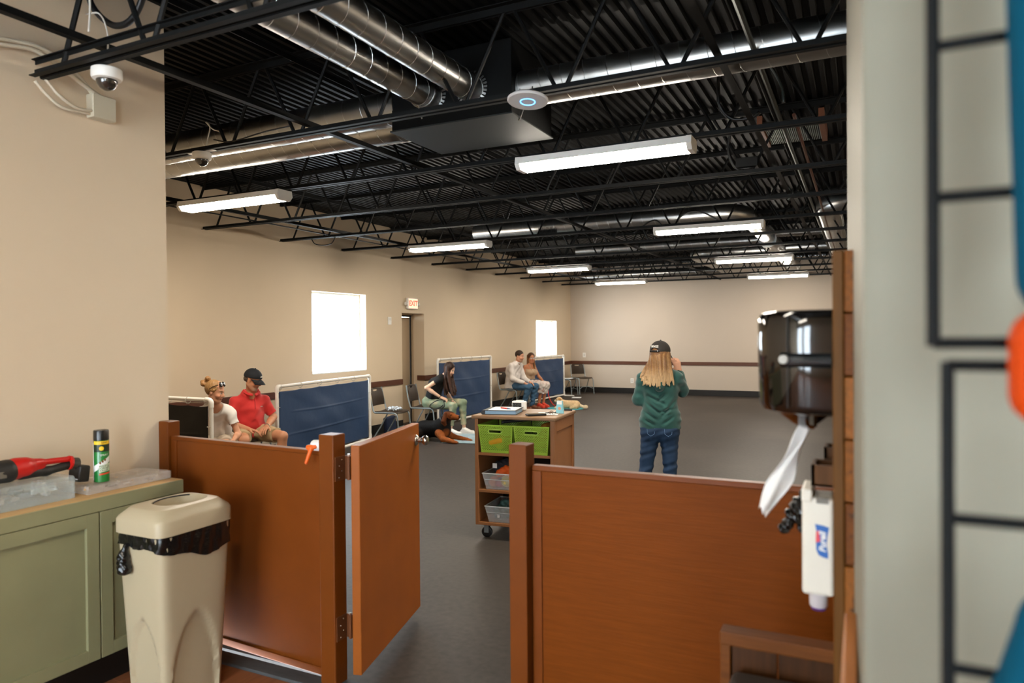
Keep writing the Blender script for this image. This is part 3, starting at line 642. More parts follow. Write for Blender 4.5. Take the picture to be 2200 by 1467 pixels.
wrap('label_top', -1.1, 1.9, .150, .186, M('label_dark', '17301c', .4)); wrap('label_swoosh', -1.1, 1.3, .075, .105, m_cw, .0006, .05); wrap('label_red', -.3, 1.3, .038, .046, m_cr, .0006, .006); wrap('label_panel', -.3, 1.3, .052, .088, M('label_pale', 'cfe0bf', .4), .0006, .006)
bd = lambda z: (lambda c: ((r+.0012+c.z)*math.cos(th0+.35+c.x/r), (r+.0012+c.z)*math.sin(th0+.35+c.x/r), z+c.y+.006*c.x/r*.3))
for s_, z, sz, m_ in (('WASP &', .080, .013, m_ck), ('HORNET', .069, .0135, m_ck), ('KILLER', .058, .013, m_ck), ('NEW', .194, .011, m_ck), ('SPRAY', .134, .013, m_cw)): text('lettering', s_, sz, m_, can, None, .0001, bd(z))
MB().grid(lambda u, v: ((r+.0012)*math.cos(th0+.02+.30*(u*2-1)*math.sqrt(max(0, 1-(2*v-1)**2))), (r+.0012)*math.sin(th0+.02+.30*(u*2-1)*math.sqrt(max(0, 1-(2*v-1)**2))), .167+.011*(2*v-1)), 8, 10).build('round_emblem', m_cy, can)
mb = MB()
for k in range(3): mb.grid(lambda u, v, k=k: ((r+.0013)*math.cos(th0-.15+.30*k+.13*(u*2-1)*math.sqrt(max(0, 1-(2*v-1)**2))), (r+.0013)*math.sin(th0-.15+.30*k+.13*(u*2-1)*math.sqrt(max(0, 1-(2*v-1)**2))), .096+.007*k+.007*(2*v-1)), 6, 8)
mb.build('wasp_print', M('wasp_brown', '7a4a1c', .5), can)
# ---------------------------------------------------------------- trash can
m_can = M('beige_bin_plastic', 'b2a488', .42, spec=.45, bump=(120, .08, .002)); m_bag = M('black_bag', '0c0c0d', .22, spec=.6, bump=(28, .5, .01))
tc_ = thing('trash_can', 'tall beige trash can with a matching lid and black liner by the half wall', 'trash can', (-2.905, 2.30, 0))
def rr(t, hx, hy, n=7):      # rounded-square ring point
    c, s_ = math.cos(t), math.sin(t); q = (abs(c)**n+abs(s_)**n)**(-1/n); return hx*c*q, hy*s_*q
NT = 112
def ring(hx, hy, z, n=7, dent=0, wz=0):
    o = []
    for k in range(NT):
        t = 2*PI*(k+.5)/NT; x, y = rr(t, hx, hy, n)
        if dent:
            fx, fy = abs(x)/hx, abs(y)/hy; u = min(fx, fy); s_ = min(1, max(0, (wz-u)/.07)); s_ = s_*s_*(3-2*s_)
            if fx > fy: x -= math.copysign(dent*s_, x)
            else: y -= math.copysign(dent*s_, y)
        o.append((x, y, z))
    return o
def loft(rings, cap0=True, cap1=True):
    mb = MB(); n = len(rings[0]); vs = [p for q in rings for p in q]
    fs = [(i*n+k, i*n+(k+1) % n, (i+1)*n+(k+1) % n, (i+1)*n+k) for i in range(len(rings)-1) for k in range(n)]
    if cap0: fs.append(tuple(range(n))[::-1])
    if cap1: fs.append(tuple((len(rings)-1)*n+k for k in range(n)))
    return mb.add(vs, fs)
R_ = []
for i in range(41):
    z = .79*i/40; f = z/.79; wz = .80*max(0, 1-(z/.40)**2)**.5 if z < .40 else 0
    R_.append(ring(.128+.027*f, .163+.034*f, z, 7+3*f, .020, wz))
loft(R_).build('bin_body', m_can, tc_, smooth=math.radians(50))
def ell_ring(cx, cy, a_, b_, z, p=2.4): return [(cx+q[0], cy+q[1], z) for q in [rr(2*PI*(k+.5)/NT, a_, b_, p) for k in range(NT)]]
L_ = [ring(.160, .203, .800, 8), ring(.165, .209, .798, 8), ring(.165, .209, .858, 8), ring(.160, .204, .872, 7), ring(.130, .172, .906, 5), ring(.125, .167, .908, 5)]
L_ += [ell_ring(-.005, .03, .096, .125, .909), ell_ring(-.005, .03, .092, .121, .904), ell_ring(-.005, .026, .086, .110, .872), ell_ring(0, .02, .066, .09, .858), ell_ring(0, .02, .01, .01, .856)]
loft(L_).build('lid', m_can, tc_, smooth=math.radians(35))
MB().tube([(-.005-.094*math.cos(-.95+1.9*k/14), .03+.123*math.sin(-.95+1.9*k/14), .9075) for k in range(15)], .0035, 6).build('lid_slot', m_base, tc_)
def liner(k, v):
    t = 2*PI*(k+.5)/NT; f = .96; x, y = rr(t, .157, .199, 8)
    e_ = .5+.5*math.tanh((x-.05)/.06); low = .05+.075*e_*(.75+.25*math.sin(2*t+.6)) + .012*math.sin(3*t+1)+.006*math.sin(7*t)
    z = .802-low*v; w = 1+.018*math.sin(23*t+3*v)+.012*math.sin(41*t-5*v)
    return x*w*1.012, y*w*1.012, z
mb = MB(); nv = 7; vs = [liner(k, v/nv) for v in range(nv+1) for k in range(NT)]
mb.add(vs, [(v*NT+k, v*NT+(k+1) % NT, (v+1)*NT+(k+1) % NT, (v+1)*NT+k) for v in range(nv) for k in range(NT)]).build('liner_bag', m_bag, tc_, smooth=True)
SD().cone((-.065, -.208, .745), (-.07, -.216, .70), .012, .02, .02).cone((-.07, -.216, .70), (-.06, -.218, .645), .022, .03, .02).cone((-.085, -.212, .66), (-.09, -.212, .63), .018, .014, .02).mesh('bag_knot', m_bag, tc_, .005, noise=lambda P: .004*np.sin(P[:, 0]*190+P[:, 2]*60)*np.cos(P[:, 2]*140))
# ---------------------------------------------------------------- wood clad wall corner with dispensers
m_board = M('stained_board', '5f3c12', .5, spec=.2, stretch=(9, 9, .5), var=.16, vscale=7)
m_pl = [M('stained_plank_'+c, h_, .5, spec=.2, stretch=(8, .6, 8), var=.25, vscale=9, var2=('3b2413', 5, .58, .72)) for c, h_ in (('a', '7a4716'), ('b', '693a12'), ('c', '86501e'))]
wp = thing('wood_wall_cladding', 'stained board and stacked plank ends at the white wall edge, holding the dispensers', 'wood panel', (0, 1.80, 0))
MB().bbox(-.0575, -.034, 0, .42, 0, 1.868, .003).build('board', m_board, wp)
for k in range(13):
    z0 = 1.868-.146*(k+1)+.004; MB().bbox(-.0335+random.uniform(-.0008, .0008), -.0085, random.uniform(0, .006), .42, max(z0, 0), 1.868-.146*k, .002, 1).build('plank', m_pl[k % 3], wp)
m_gb = M('gloss_black_plastic', '0b0908', .07, spec=.6, coat=.6)
dp = thing('towel_dispenser', 'glossy black round towel dispenser on the wood cladding', 'towel dispenser', (-.0577, 1.935, 0))
def dring(hx, hy, z, x0=0, n=40):
    h2 = min(hx, hy); o = [(-x0, hy, z)]+[(-x0-(hx-h2)-h2*math.sin(PI*k/n), hy*math.cos(PI*k/n), z) for k in range(n+1)]+[(-x0, -hy, z)]
    return o
def dloft(rs): 
    mb = MB(); n = len(rs[0]); vs = [p for q in rs for p in q]
    fs = [(i*n+k, i*n+k+1, (i+1)*n+k+1, (i+1)*n+k) for i in range(len(rs)-1) for k in range(n-1)]+[(i*n+n-1, i*n, (i+1)*n, (i+1)*n+n-1) for i in range(len(rs)-1)]
    fs += [tuple(range(n))[::-1], tuple((len(rs)-1)*n+k for k in range(n))]
    return mb.add(vs, fs)
dloft([dring(.150, .115, 1.482), dring(.168, .125, 1.488), dring(.176, .131, 1.505), dring(.181, .134, 1.66), dring(.180, .134, 1.712), dring(.172, .130, 1.727), dring(.15, .118, 1.733)]).build('cover', m_gb, dp, smooth=math.radians(45))
dloft([dring(.03, .03, 1.440, .045), dring(.06, .05, 1.452, .04), dring(.128, .095, 1.481, .01)]).build('funnel', m_gb, dp, smooth=SM)
MB().bbox(-.066, -.038, -.04, .0, 1.446, 1.462, .003).build('tear_tab', m_gb, dp)
MB().tube([(-.112, -.112, 1.614), (-.06, -.122, 1.614), (-.002, -.124, 1.614)], .020, 16).build('side_band', M('satin_black', '15181a', .22, spec=.6), dp)
MB().tube([(-.104, -.128, 1.616), (-.107, -.142, 1.616)], .0105, 20).build('lock', M('lock_grey', 'a8a49a', .35), dp)
MB().tube([(-.098, -.1265, 1.50), (-.098, -.1285, 1.60), (-.098, -.128, 1.72)], .0015, 6).build('seam', m_base, dp)
def towel(u, v):
    w = .009+.017*math.sin(min(1, v*1.25)*PI*.62)*(1-.6*max(0, v-.62)/.38); s_ = (u-.5)*2
    return (-.125-.080*v-.02*v*v+w*s_*.9+.006*math.sin(9*v+2*s_), 1.93-.02*v+.012*math.cos(s_*4+v*5)*v+.010*s_, 1.447-.225*v-.012*s_*v+.008*math.sin(7*s_)*v*v)
tag(MB().grid(towel, 14, 30).build('paper_towel', M('tissue', 'e9e7e4', .8, bump=(60, .3, .004)), None, smooth=True, solid=.0012), 'white paper towel sheet dangling from the black dispenser', 'paper towel')
m_sw = M('sanitizer_white', 'ddd8cb', .35, spec=.5)
sz = thing('sanitizer_dispenser', 'white wall sanitizer dispenser with a blue and white logo', 'sanitizer dispenser', (-.0577, 1.935, 0))
MB().bbox(-.073, -.001, -.055, .055, 1.035, 1.275, .009, 3).build('housing', m_sw, sz)
MB().bbox(-.074, -.048, -.058, .056, 1.262, 1.297, .006, 2).build('top_lip', m_sw, sz)
MB().bbox(-.04, -.012, -.0565, -.04, 1.262, 1.276, .001).build('sight_window', M('grey_window', '6f6a60', .3), sz)
MB().lathe([(.016, .992), (.021, .998), (.022, 1.035)], 20, (-.038, -.01, 0)).build('nozzle', glassy('milky_pump', 'e4dfe0', .75, .2), sz, smooth=SM)
MB().lathe([(.0165, .988), (.018, .995), (.0165, .996)], 20, (-.038, -.01, 0)).build('purple_rim', M('purple', '4a2470', .4), sz)
lg = Matrix.Translation((-.027, -.0553, 1.17)) @ Matrix.Rotation(PI/2, 4, 'X') @ Matrix.Rotation(PI/2, 4, 'Z')
flag = [(-.055, -.013), (-.040, -.0135), (-.01, -.010), (.02, -.012), (.048, -.016), (.053, -.002), (.056, .016), (.03, .012), (.0, .014), (-.03, .013), (-.046, .008), (-.052, -.002)]
MB().prism([(x*.74, y) for x, y in flag], 0, .0006).xf(lg).build('logo_flag', M('logo_blue', '1f5fae', .4), sz)
MB().prism([(.0, .004), (.026, .007), (.024, .0135), (-.004, .0145)], .0007, .0010).xf(lg).build('logo_red', M('logo_red', 'd8434f', .4), sz)
text('logo_lettering', 'Purell', .021, m_cw, sz, lg @ Matrix.Translation((-.001, -.0015, .0012)), .0002, None, .25, .0006, 1.0)
m_pocket = M('dark_wood_pocket', '56371c', .5, spec=.15, stretch=(6, 6, .8), var=.2, vscale=8)
def pocket(label, x0, x1, y0, y1, z0, z1):
    t = thing('wooden_holder', label, 'wooden holder', (0, 0, 0), 0, 'small wooden holders')
    MB().box(x0, x1, y0, y0+.008, z0, z1).build('front', m_pocket, t); MB().box(x0, x0+.008, y0, y1, z0, z1).build('side', m_pocket, t); MB().box(x0, x1, y1-.008, y1, z0, z1).build('back', m_pocket, t); MB().box(x0, x1, y0, y1, z0, z0+.006).build('bottom', m_pocket, t)
pocket('small open wooden box holder above the white sanitizer dispenser', -.110, -.058, 1.90, 2.0, 1.30, 1.352)
pocket('small wooden holder behind and above the open box holder', -.087, -.058, 2.05, 2.13, 1.325, 1.375)
SD().cone((-.12, 1.99, 1.265), (-.145, 1.985, 1.22), .016, .024, .02).cone((-.145, 1.985, 1.22), (-.182, 1.98, 1.165), .020, .014, .02).cone((-.13, 1.99, 1.22), (-.13, 1.99, 1.175), .022, .016, .02).mesh('waste_bag', m_bag, None, .004, noise=lambda P: .006*np.sin(P[:, 0]*220+P[:, 2]*150)*np.cos(P[:, 2]*90-P[:, 0]*60))
tag(bpy.data.objects['waste_bag'], 'crumpled black plastic bag hung behind the white sanitizer dispenser', 'plastic bag')
m_bench = M('stained_frame_wood', '653812', .5, spec=.2, stretch=(.6, 6, 6), var=.2, vscale=9); m_bpl = M('dark_plank', '41250f', .5, spec=.2, stretch=(8, 8, .6), var=.25, vscale=8)
wb = thing('wooden_bench', 'stained wooden bench back with two planks and dark cushion, under the sanitizer', 'bench', (-.36, 2.08, 0))
MB().bbox(0, .30, -.03, .03, .800, .838, .004).build('top_rail', m_bench, wb); MB().bbox(0, .028, -.02, .02, 0, .80, .003).build('stile', m_bench, wb)
MB().bbox(.03, .150, -.008, .012, .12, .80, .002).build('plank', m_bpl, wb); MB().bbox(.154, .30, -.008, .012, .12, .80, .002).build('plank', m_bpl, wb)
MB().bbox(.035, .30, -.27, -.035, .64, .742, .02, 3).build('cushion', M('dark_cushion', '3c342e', .6), wb)
MB().bbox(.03, .30, -.28, -.01, .60, .64, .004).build('seat_board', m_bench, wb); MB().bbox(0, .028, -.28, -.25, 0, .62, .003).build('leg', m_bench, wb)
tag(MB().bbox(-.030, -.006, 1.10, 1.58, 1.03, 1.115, .004).build('wooden_ledge', M('honey_wood', 'a8662c', .45, stretch=(8, .6, 8), var=.2, vscale=8), None), 'honey coloured wooden ledge at the foot of the wood cladding', 'wooden ledge')
# ---------------------------------------------------------------- black wire display grid close to the camera
def wire_grid(label, x0, zs, z0, z1, y):
    t = thing('wire_grid', label, 'display grid', (0, 0, 0), 0, 'wire display grids')
    for x in (x0, x0+.32): MB().tube([(x, y, z0), (x, y, z1)], .0065, 10).build('upright', m_black, t)
    for z in zs: MB().tube([(x0, y+.004, z), (x0+.32, y+.004, z)], .0058, 8).build('crossbar', m_black, t)
wire_grid('upper black wire grid panel close to the camera at the right edge', .0655, (1.668, 1.813, 1.963, 2.11), 1.665, 2.2, .82)
wire_grid('lower black wire grid panel close to the camera at the right edge', .0775, (1.646, 1.494, 1.345, 1.2), 1.1, 1.65, .82)
m_blue = M('blue_plush', '07455c', .9, spec=.1, bump=(120, .4, .003))
SD().cone((.166, .80, 2.25), (.172, .80, 1.73), .05, .042, .02).ell((.185, .80, 1.95), (.045, .04, .2)).mesh('hanging_toy', m_blue, None, .006)
tag(bpy.data.objects['hanging_toy'], 'blue hanging product at the top right edge, on the upper wire grid', 'hanging product', 'products on the wire grid')
SD().cone((.152, .80, 1.62), (.152, .80, 1.672), .028, .028, .01).mesh('hanging_tag', M('orange_product', 'b83c05', .6, spec=.2), None, .005)
tag(bpy.data.objects['hanging_tag'], 'bright orange hanging product below the upper blue one', 'hanging product', 'products on the wire grid')
SD().cone((.160, .80, 1.41), (.158, .80, 1.29), .030, .060, .03).cone((.158, .80, 1.29), (.155, .80, 1.15), .060, .07, .02).mesh('hanging_toy', m_blue, None, .006)
tag(bpy.data.objects['hanging_toy.001'], 'blue flaring product at the bottom right edge, on the lower wire grid', 'hanging product', 'products on the wire grid')
# ---------------------------------------------------------------- stacking chairs
m_tube = M('grey_tube', '8f9a9e', .35, metal=.55); m_chp = M('dark_brown_chair_plastic', '33281f', .5, spec=.4, bump=(60, .1, .002))
def chair():
    t = thing('chair', '', 'chair', (0, 0, 0), 0, 'stacking chairs')
    for s in (-1, 1):
        y = s*.225
        pts = [(-.29, y*.93, .83), (-.262, y, .66), (-.215, y, .47)]+[(-.19, y, .448)]+[(.13, y, .446)]+[tuple(p) for p in arc((.13, y, .376), .07, PI/2, .12, 6, (1,0,0), (0,0,1))]+[(.235, y*1.03, 0)]
        MB().tube(pts, .0125, 10).build('side_frame', m_tube, t, smooth=SM)
        MB().tube([(.02, y*.9, .44), (-.10, y*.95, .22), (-.25, y, 0)], .0115, 8).build('rear_leg', m_tube, t, smooth=SM)
    MB().tube([(.215, -.22, .16), (.16, -.1, .21), (.16, .1, .21), (.215, .22, .16)], .009, 8).build('stretcher', m_tube, t, smooth=True)
    nu, nv = 20, 20
    hole = lambda i, j: 16 <= j <= 17 and (6+(17-j)) <= i <= (13-(17-j))
    def bk(u, v):
        y = (u-.5)*2; w = .205-.012*v-(.03*max(0, v-.9)/.1)**1
        return (-.235-.055*v-.03*(1-y*y)+.012*math.sin(v*PI), y*w, .55+.285*v-.012*y*y*v)
    MB().grid(bk, nu, nv, hole).build('backrest', m_chp, t, smooth=True, solid=.010)
    def st(u, v):
        y = (v-.5)*2; x = -.20+.41*u; return (x, y*(.215-.02*max(0, u-.85)/.15), .456+.012*y*y-.010*math.sin(u*PI)-.02*max(0, u-.85)/.15)
    MB().grid(st, 16, 12).build('seat', m_chp, t, smooth=True, solid=.012)
    return t
C0 = chair(); R_ = math.radians; first = True
for x, y, a_, lab in ((-6.82, 9.47, 10, 'empty dark stacking chair with crumpled plastic on it, right of the wide blue screen'),
        (-6.70, 10.32, 12, 'dark stacking chair under the long haired woman in black'), (-7.04, 14.38, 0, 'dark stacking chair under the man in the white shirt'),
        (-6.98, 15.05, -12, 'dark stacking chair under the woman in the tan dress'), (-7.22, 18.12, 0, 'empty dark chair with a paper on it, just right of the farthest blue screen'),
        (-7.02, 18.80, -38, 'empty dark chair in the far corner, turned to the room'), (-6.72, 6.32, -20, 'stacking chair under the man in the red shirt'), (-6.51, 5.65, -45, 'stacking chair under the woman in the white top')):
    o = C0 if first else dup(C0, (x, y, 0), R_(a_)); o.location = (x, y, 0); o.rotation_euler = (0, 0, R_(a_)); o['label'] = lab; first = False
m_crink = glassy('crinkled_film', 'e6ebf0', .6, .15); m_paper = M('paper_white', 'e8eaec', .7)
SD().cone((-.02, -.06, .488), (.10, .05, .492), .045, .03, .03).cone((.04, .04, .49), (-.06, .08, .486), .035, .03, .03).clip((0, 0, .478), (0, 0, -1)).mesh('plastic_wrap', M('crumpled_film', 'c4ccd4', .25, spec=.7), None, .006, noise=lambda P: .016*np.sin(P[:, 0]*90+P[:, 1]*50)*np.sin(P[:, 1]*80+P[:, 2]*100))
o = tag(bpy.data.objects['plastic_wrap'], 'crumpled clear plastic wrap lying on the empty chair', 'plastic wrap'); o.location = (-6.80, 9.48, 0)
def sheet(name, label, cat, x, y, z, w, d, a_, mat=m_paper):
    return tag(MB().box(-w/2, w/2, -d/2, d/2, z, z+.002, R_(a_), (x, y, 0)).build(name, mat), label, cat)
sheet('paper_sheet', 'white paper lying on the floor by the far chairs', 'paper', -6.75, 17.62, .001, .24, .32, 15)
sheet('paper_sheet', 'white paper lying on the seat of the chair beside the farthest screen', 'paper', -7.17, 18.10, .474, .22, .28, 5)
tag(MB().bbox(-.05, .05, -.13, .13, 0, .30, .03, 3).xf(Matrix.Translation((-7.25, 10.02, 0)) @ Matrix.Rotation(.1, 4, 'X')).build('bag', M('navy_fabric', '1d2a44', .8)), 'navy fabric bag on the floor between the two nearest chairs at the wall', 'bag')
# ---------------------------------------------------------------- tarp screens on white pipe frames
m_pvc = M('white_pvc', 'e6e2da', .35); m_cord = M('tie_cord', 'bdb8ae', .6)
def tarp_mat(n, c): return M(n, c, .5, spec=.35, bump=(5, .25, .02), var=.05, vscale=3)
m_tarp = tarp_mat('blue_tarp', '2c4262'); m_tarpk = tarp_mat('black_tarp', '0f0f10')
def screen(label, a, b, h, tarp, feet=True, ties=4):
    a, b = Vector(a), Vector(b); d = b-a; L = d.length; t = thing('screen', label, 'screen', (a.x, a.y, 0), math.atan2(d.y, d.x), 'tarp privacy screens')
    r = .021; zb = .045
    MB().tube([(0, 0, zb), (0, 0, h-.02)], r, 14).build('upright', m_pvc, t, smooth=SM); MB().tube([(L, 0, zb), (L, 0, h-.02)], r, 14).build('upright', m_pvc, t, smooth=SM)
    MB().tube([(.02, 0, h), (L-.02, 0, h)], r, 14).build('top_pipe', m_pvc, t, smooth=SM); MB().tube([(.02, 0, zb), (L-.02, 0, zb)], r, 14).build('bottom_pipe', m_pvc, t, smooth=SM)
    for x, s in ((0, 1), (L, -1)):
        MB().tube([(x+s*.075, 0, h)]+[tuple(p) for p in arc((x+s*.035, 0, h-.035), .035, PI/2, PI if s > 0 else 0, 6, (1,0,0), (0,0,1))]+[(x, 0, h-.075)], .0262, 14).build('elbow', m_pvc, t, smooth=SM)
        MB().tube([(x, -.29, .024), (x, .29, .024)], r, 12).build('foot', m_pvc, t, smooth=SM)
        MB().tube([(x, 0, .02), (x, 0, .13)], .0262, 14).build('tee', m_pvc, t, smooth=SM)
    n = 24; i0 = .045
    def tp(u, v):
        x = i0+(L-2*i0)*u; dip = .009*abs(math.sin(u*PI*(ties+1)))**.6
        e = min(1, 4*min(u, 1-u), 4*min(v, 1-v)+.1)
        z = zb+.04+(h-.062-zb-.04)*v-dip*max(0, v-.8)/.2
        return (x, .012*math.sin(u*9+2*v)*e+.010*math.sin(u*4-7*v)*e+.004*math.sin(19*u+13*v)*e-.007*math.exp(-((v-.36-.02*u)/.012)**2)*e-.006*math.exp(-((v-.70+.03*math.sin(3*u))/.010)**2)*e*(u > .12), z)
    MB().grid(tp, 60, 90).build('tarp', tarp, t, smooth=True, solid=.002)
    for zz in (h-.03,): MB().tube([(.03, -.012, zz), (L/2, -.013, zz-.008), (L-.03, -.012, zz)], .003, 6).build('cord', m_cord, t)
    for k in range(ties+2):
        x = i0+(L-2*i0)*(k/(ties+1)); x = min(max(x, .06), L-.06)
        MB().tube([tuple(p) for p in arc((x, 0, h-.012), .034, -PI, PI, 12, (0,1,0), (0,0,1))][:-1], .0032, 5, closed=True).build('tie', m_cord, t)
    for x in (.03, L-.03):
        for k in range(1, 4):
            MB().tube([tuple(p) for p in arc((x+(-.015 if x < 1 else .015), 0, h*k/4), .030, -PI, PI, 10, (1,0,0), (0,1,0))][:-1], .003, 5, closed=True).build('tie', m_cord, t)
    return t
screen('wide low blue tarp screen on a white pipe frame beneath the large window', (-6.58, 6.70, 0), (-6.98, 9.10, 0), 1.05, m_tarp)
screen('tall blue tarp screen on a white pipe frame behind the woman in black', (-7.03, 11.20, 0), (-7.0, 13.25, 0), 1.23, m_tarp)
screen('farthest blue tarp screen on a white pipe frame, under the small window', (-7.27, 15.75, 0), (-7.2, 17.86, 0), 1.105, m_tarp)
screen('black tarp screen on a white pipe frame beside the near left wall edge', (-7.25, 4.98, 0), (-5.75, 4.975, 0), 1.06, m_tarpk)
# ---------------------------------------------------------------- blankets on the floor
m_blk = M('pale_blue_fleece', '7d9aa3', .9, sheen=.3, var=.12, vscale=14, bump=(60, .4, .004))
def cloth(name, label, cat, poly, z, mat, amp=.01):
    P = [Vector((*p, 0)) for p in poly]
    def f(u, v):
        q = P[0].lerp(P[1], u).lerp(P[3].lerp(P[2], u), v); e = min(1, 6*min(u, 1-u, v, 1-v))
        return (q.x+.02*math.sin(9*v+u), q.y+.02*math.sin(8*u), z+amp*e*(1+math.sin(11*u+5*v)*math.sin(7*v-3*u)))
    return tag(MB().grid(f, 40, 40).build(name, mat, None, smooth=True, solid=.006), label, cat)
cloth('blanket', 'pale blue fleece blanket spread on the floor under the black and tan dog', 'blanket', [(-5.86, 9.42), (-5.05, 9.70), (-5.25, 10.75), (-6.12, 10.42)], .006, m_blk, .014)
tag(MB().lathe([(.40, .0), (.42, .004), (.42, .010), (.40, .014), (0, .014)], 40, (-5.98, 14.90, 0), 1, .72).build('dog_mat', M('teal_mat', '3fa3b0', .7)), 'round teal mat on the floor under the cream puppy', 'mat')
# ---------------------------------------------------------------- rolling cart
m_cart = M('brown_cart_paint', '94623a', .45, var=.08, vscale=5); m_cartd = M('cart_inside', '1c140e', .7, spec=.2)
ct = thing('cart', 'brown rolling cart with open shelves in the middle of the floor', 'cart', (-2.86, 5.12, 0), R_(5.9))
CW, CDp, CH = .68, .58, 1.02
for x0, x1 in ((0, .03), (CW-.03, CW)): MB().bbox(x0, x1, 0, CDp, .115, CH-.028, .003).build('side_panel', m_cart, ct)
for y0, y1 in ((0, .05), (CDp-.05, CDp)): MB().bbox(CW-.002, CW+.010, y0, y1, .115, CH-.03, .003).build('side_trim', m_cart, ct)
MB().bbox(CW-.002, CW+.010, .05, CDp-.05, .90, CH-.03, .003).build('side_trim', m_cart, ct)
MB().box(.03, CW-.03, CDp-.02, CDp, .115, CH-.03).build('back_panel', m_cartd, ct)
for z in (.115, .385, .690): MB().bbox(.028, CW-.028, .004, CDp-.02, z, z+.022, .002).build('shelf', m_cart, ct)
MB().bbox(-.022, CW+.022, -.022, CDp+.02, CH-.028, CH, .008).build('top', M('cart_top_paint', '8a6a4c', .4, var=.06, vscale=5), ct)
m_wheel = M('black_wheel', '111111', .5)
for x in (.075, CW-.075):
    for y in (.07, CDp-.07):
        c = MB().lathe([(.036, -.015), (.045, -.011), (.045, .011), (.036, .015)], 20).xf(Matrix.Translation((x, y, .045)) @ Matrix.Rotation(PI/2, 4, 'X')).build('caster', m_wheel, ct, smooth=SM)
        MB().box(x-.02, x+.02, y-.020, y-.017, .04, .108).box(x-.02, x+.02, y+.017, y+.020, .04, .108).box(x-.035, x+.035, y-.03, y+.03, .107, .115).build('fork', m_tube, c)
cl2w = ct.matrix_basis.copy() if False else Matrix.Translation((-2.86, 5.12, 0)) @ Matrix.Rotation(R_(5.9), 4, 'Z')
def oncart(name, label, cat, x, y, z, a_=0, group=None):
    q = cl2w @ Vector((x, y, z)); return thing(name, label, cat, tuple(q), R_(5.9+a_), group)
m_lime = M('lime_plastic', '9dc040', .35); m_limed = M('basket_dark', '3c5c14', .5)
def basket(label, x, slot_side):
    t = oncart('basket', label, 'basket', x, .012, .714, 0, 'green baskets')
    W0, W1, D0, D1, Hh = .13, .150, .22, .25, .225
    for nm, f in (('front', lambda u, v: ((2*u-1)*(W0+(W1-W0)*v), -.018*v, Hh*v)), ('back', lambda u, v: ((2*u-1)*(W0+(W1-W0)*v), 2*D0+(2*(D1-D0)-.03)*v*.5, Hh*v)),
                  ('side', lambda u, v: (-(W0+(W1-W0)*v), -.018*v+2*D0*u, Hh*v)), ('side', lambda u, v: ((W0+(W1-W0)*v), -.018*v+2*D0*u, Hh*v))):
        nu, nv = (60, 48)
        def sk(i, j, nm=nm):
            if nm == 'front' and 35 <= j <= 40 and 19 <= i <= 40: return True
            if j < 4 or j > 45 or i < 2 or i > 57: return False
            if nm == 'front' and 33 <= j <= 42 and 17 <= i <= 42: return False
            return j % 2 == 1 and (i+(j//2 % 2)*2) % 4 in (0, 1)
        MB().grid(f, nu, nv, sk).build(nm+'_wall', m_lime, t, solid=.003)
    MB().box(-W0, W0, 0, 2*D0, 0, .004).build('bottom', m_lime, t)
    rim = [(-W1, -.018, Hh), (W1, -.018, Hh), (W1, 2*D0+.01, Hh), (-W1, 2*D0+.01, Hh)]
    MB().tube(rim, .006, 8, closed=True).build('rim', m_lime, t)
    MB().tube([(-.055, -.018, .163), (.05, -.018, .163), (.058, -.018, .176), (.05, -.019, .19), (-.055, -.019, .19), (-.063, -.018, .176)], .004, 6, closed=True).build('handle_rim', M('lime_pale', 'b9d96a', .35), t)
    return t
b1 = basket('lime green woven plastic basket on the cart, left one', .185, 0); b2 = basket('lime green woven plastic basket on the cart, right one', .493, 1)
def blob(name, label, cat, t0, cones, mat, h=.006, nz=None, grp=None):
    S = SD()
    for c in cones: S.cone(*c)
    o = S.mesh(name, mat, None, h, noise=nz); o.location = t0; tag(o, label, cat, grp); return o
wr = lambda f, a_: (lambda P: a_*np.sin(P[:, 0]*f+P[:, 1]*f*.7)*np.sin(P[:, 2]*f*1.1+P[:, 1]*f*.5))
q = cl2w @ Vector((.185, .18, .74))
blob('yellow_toy', 'yellow toy showing through the holes of the left green basket', 'toy', tuple(q), [((-.03, -.15, .06), (.05, -.14, .08), .035, .04), ((.0, -.05, .03), (.0, .1, .03), .05, .05)], M('yellow_toy', 'd8a020', .7))
q = cl2w @ Vector((.49, .2, .74))
blob('orange_toy', 'orange toy peeking over the rim of the right green basket', 'toy', tuple(q), [((.06, .0, .17), (.10, .1, .19), .04, .03), ((.0, .0, .03), (.1, .1, .17), .06, .05)], M('dull_orange', 'a86a1c', .7))
o = tag(MB().tube([cl2w @ Vector(p) for p in bez([(.20, .10, .955), (.30, .16, .965), (.42, .2, .975), (.55, .3, .978)], 6)], .014, 8).build('tug_strap', m_wire, None, smooth=True), 'black coiled strap lying across the two green baskets', 'strap')
m_clr = glassy('clear_tub_plastic', 'e8eef0', .28, .1)
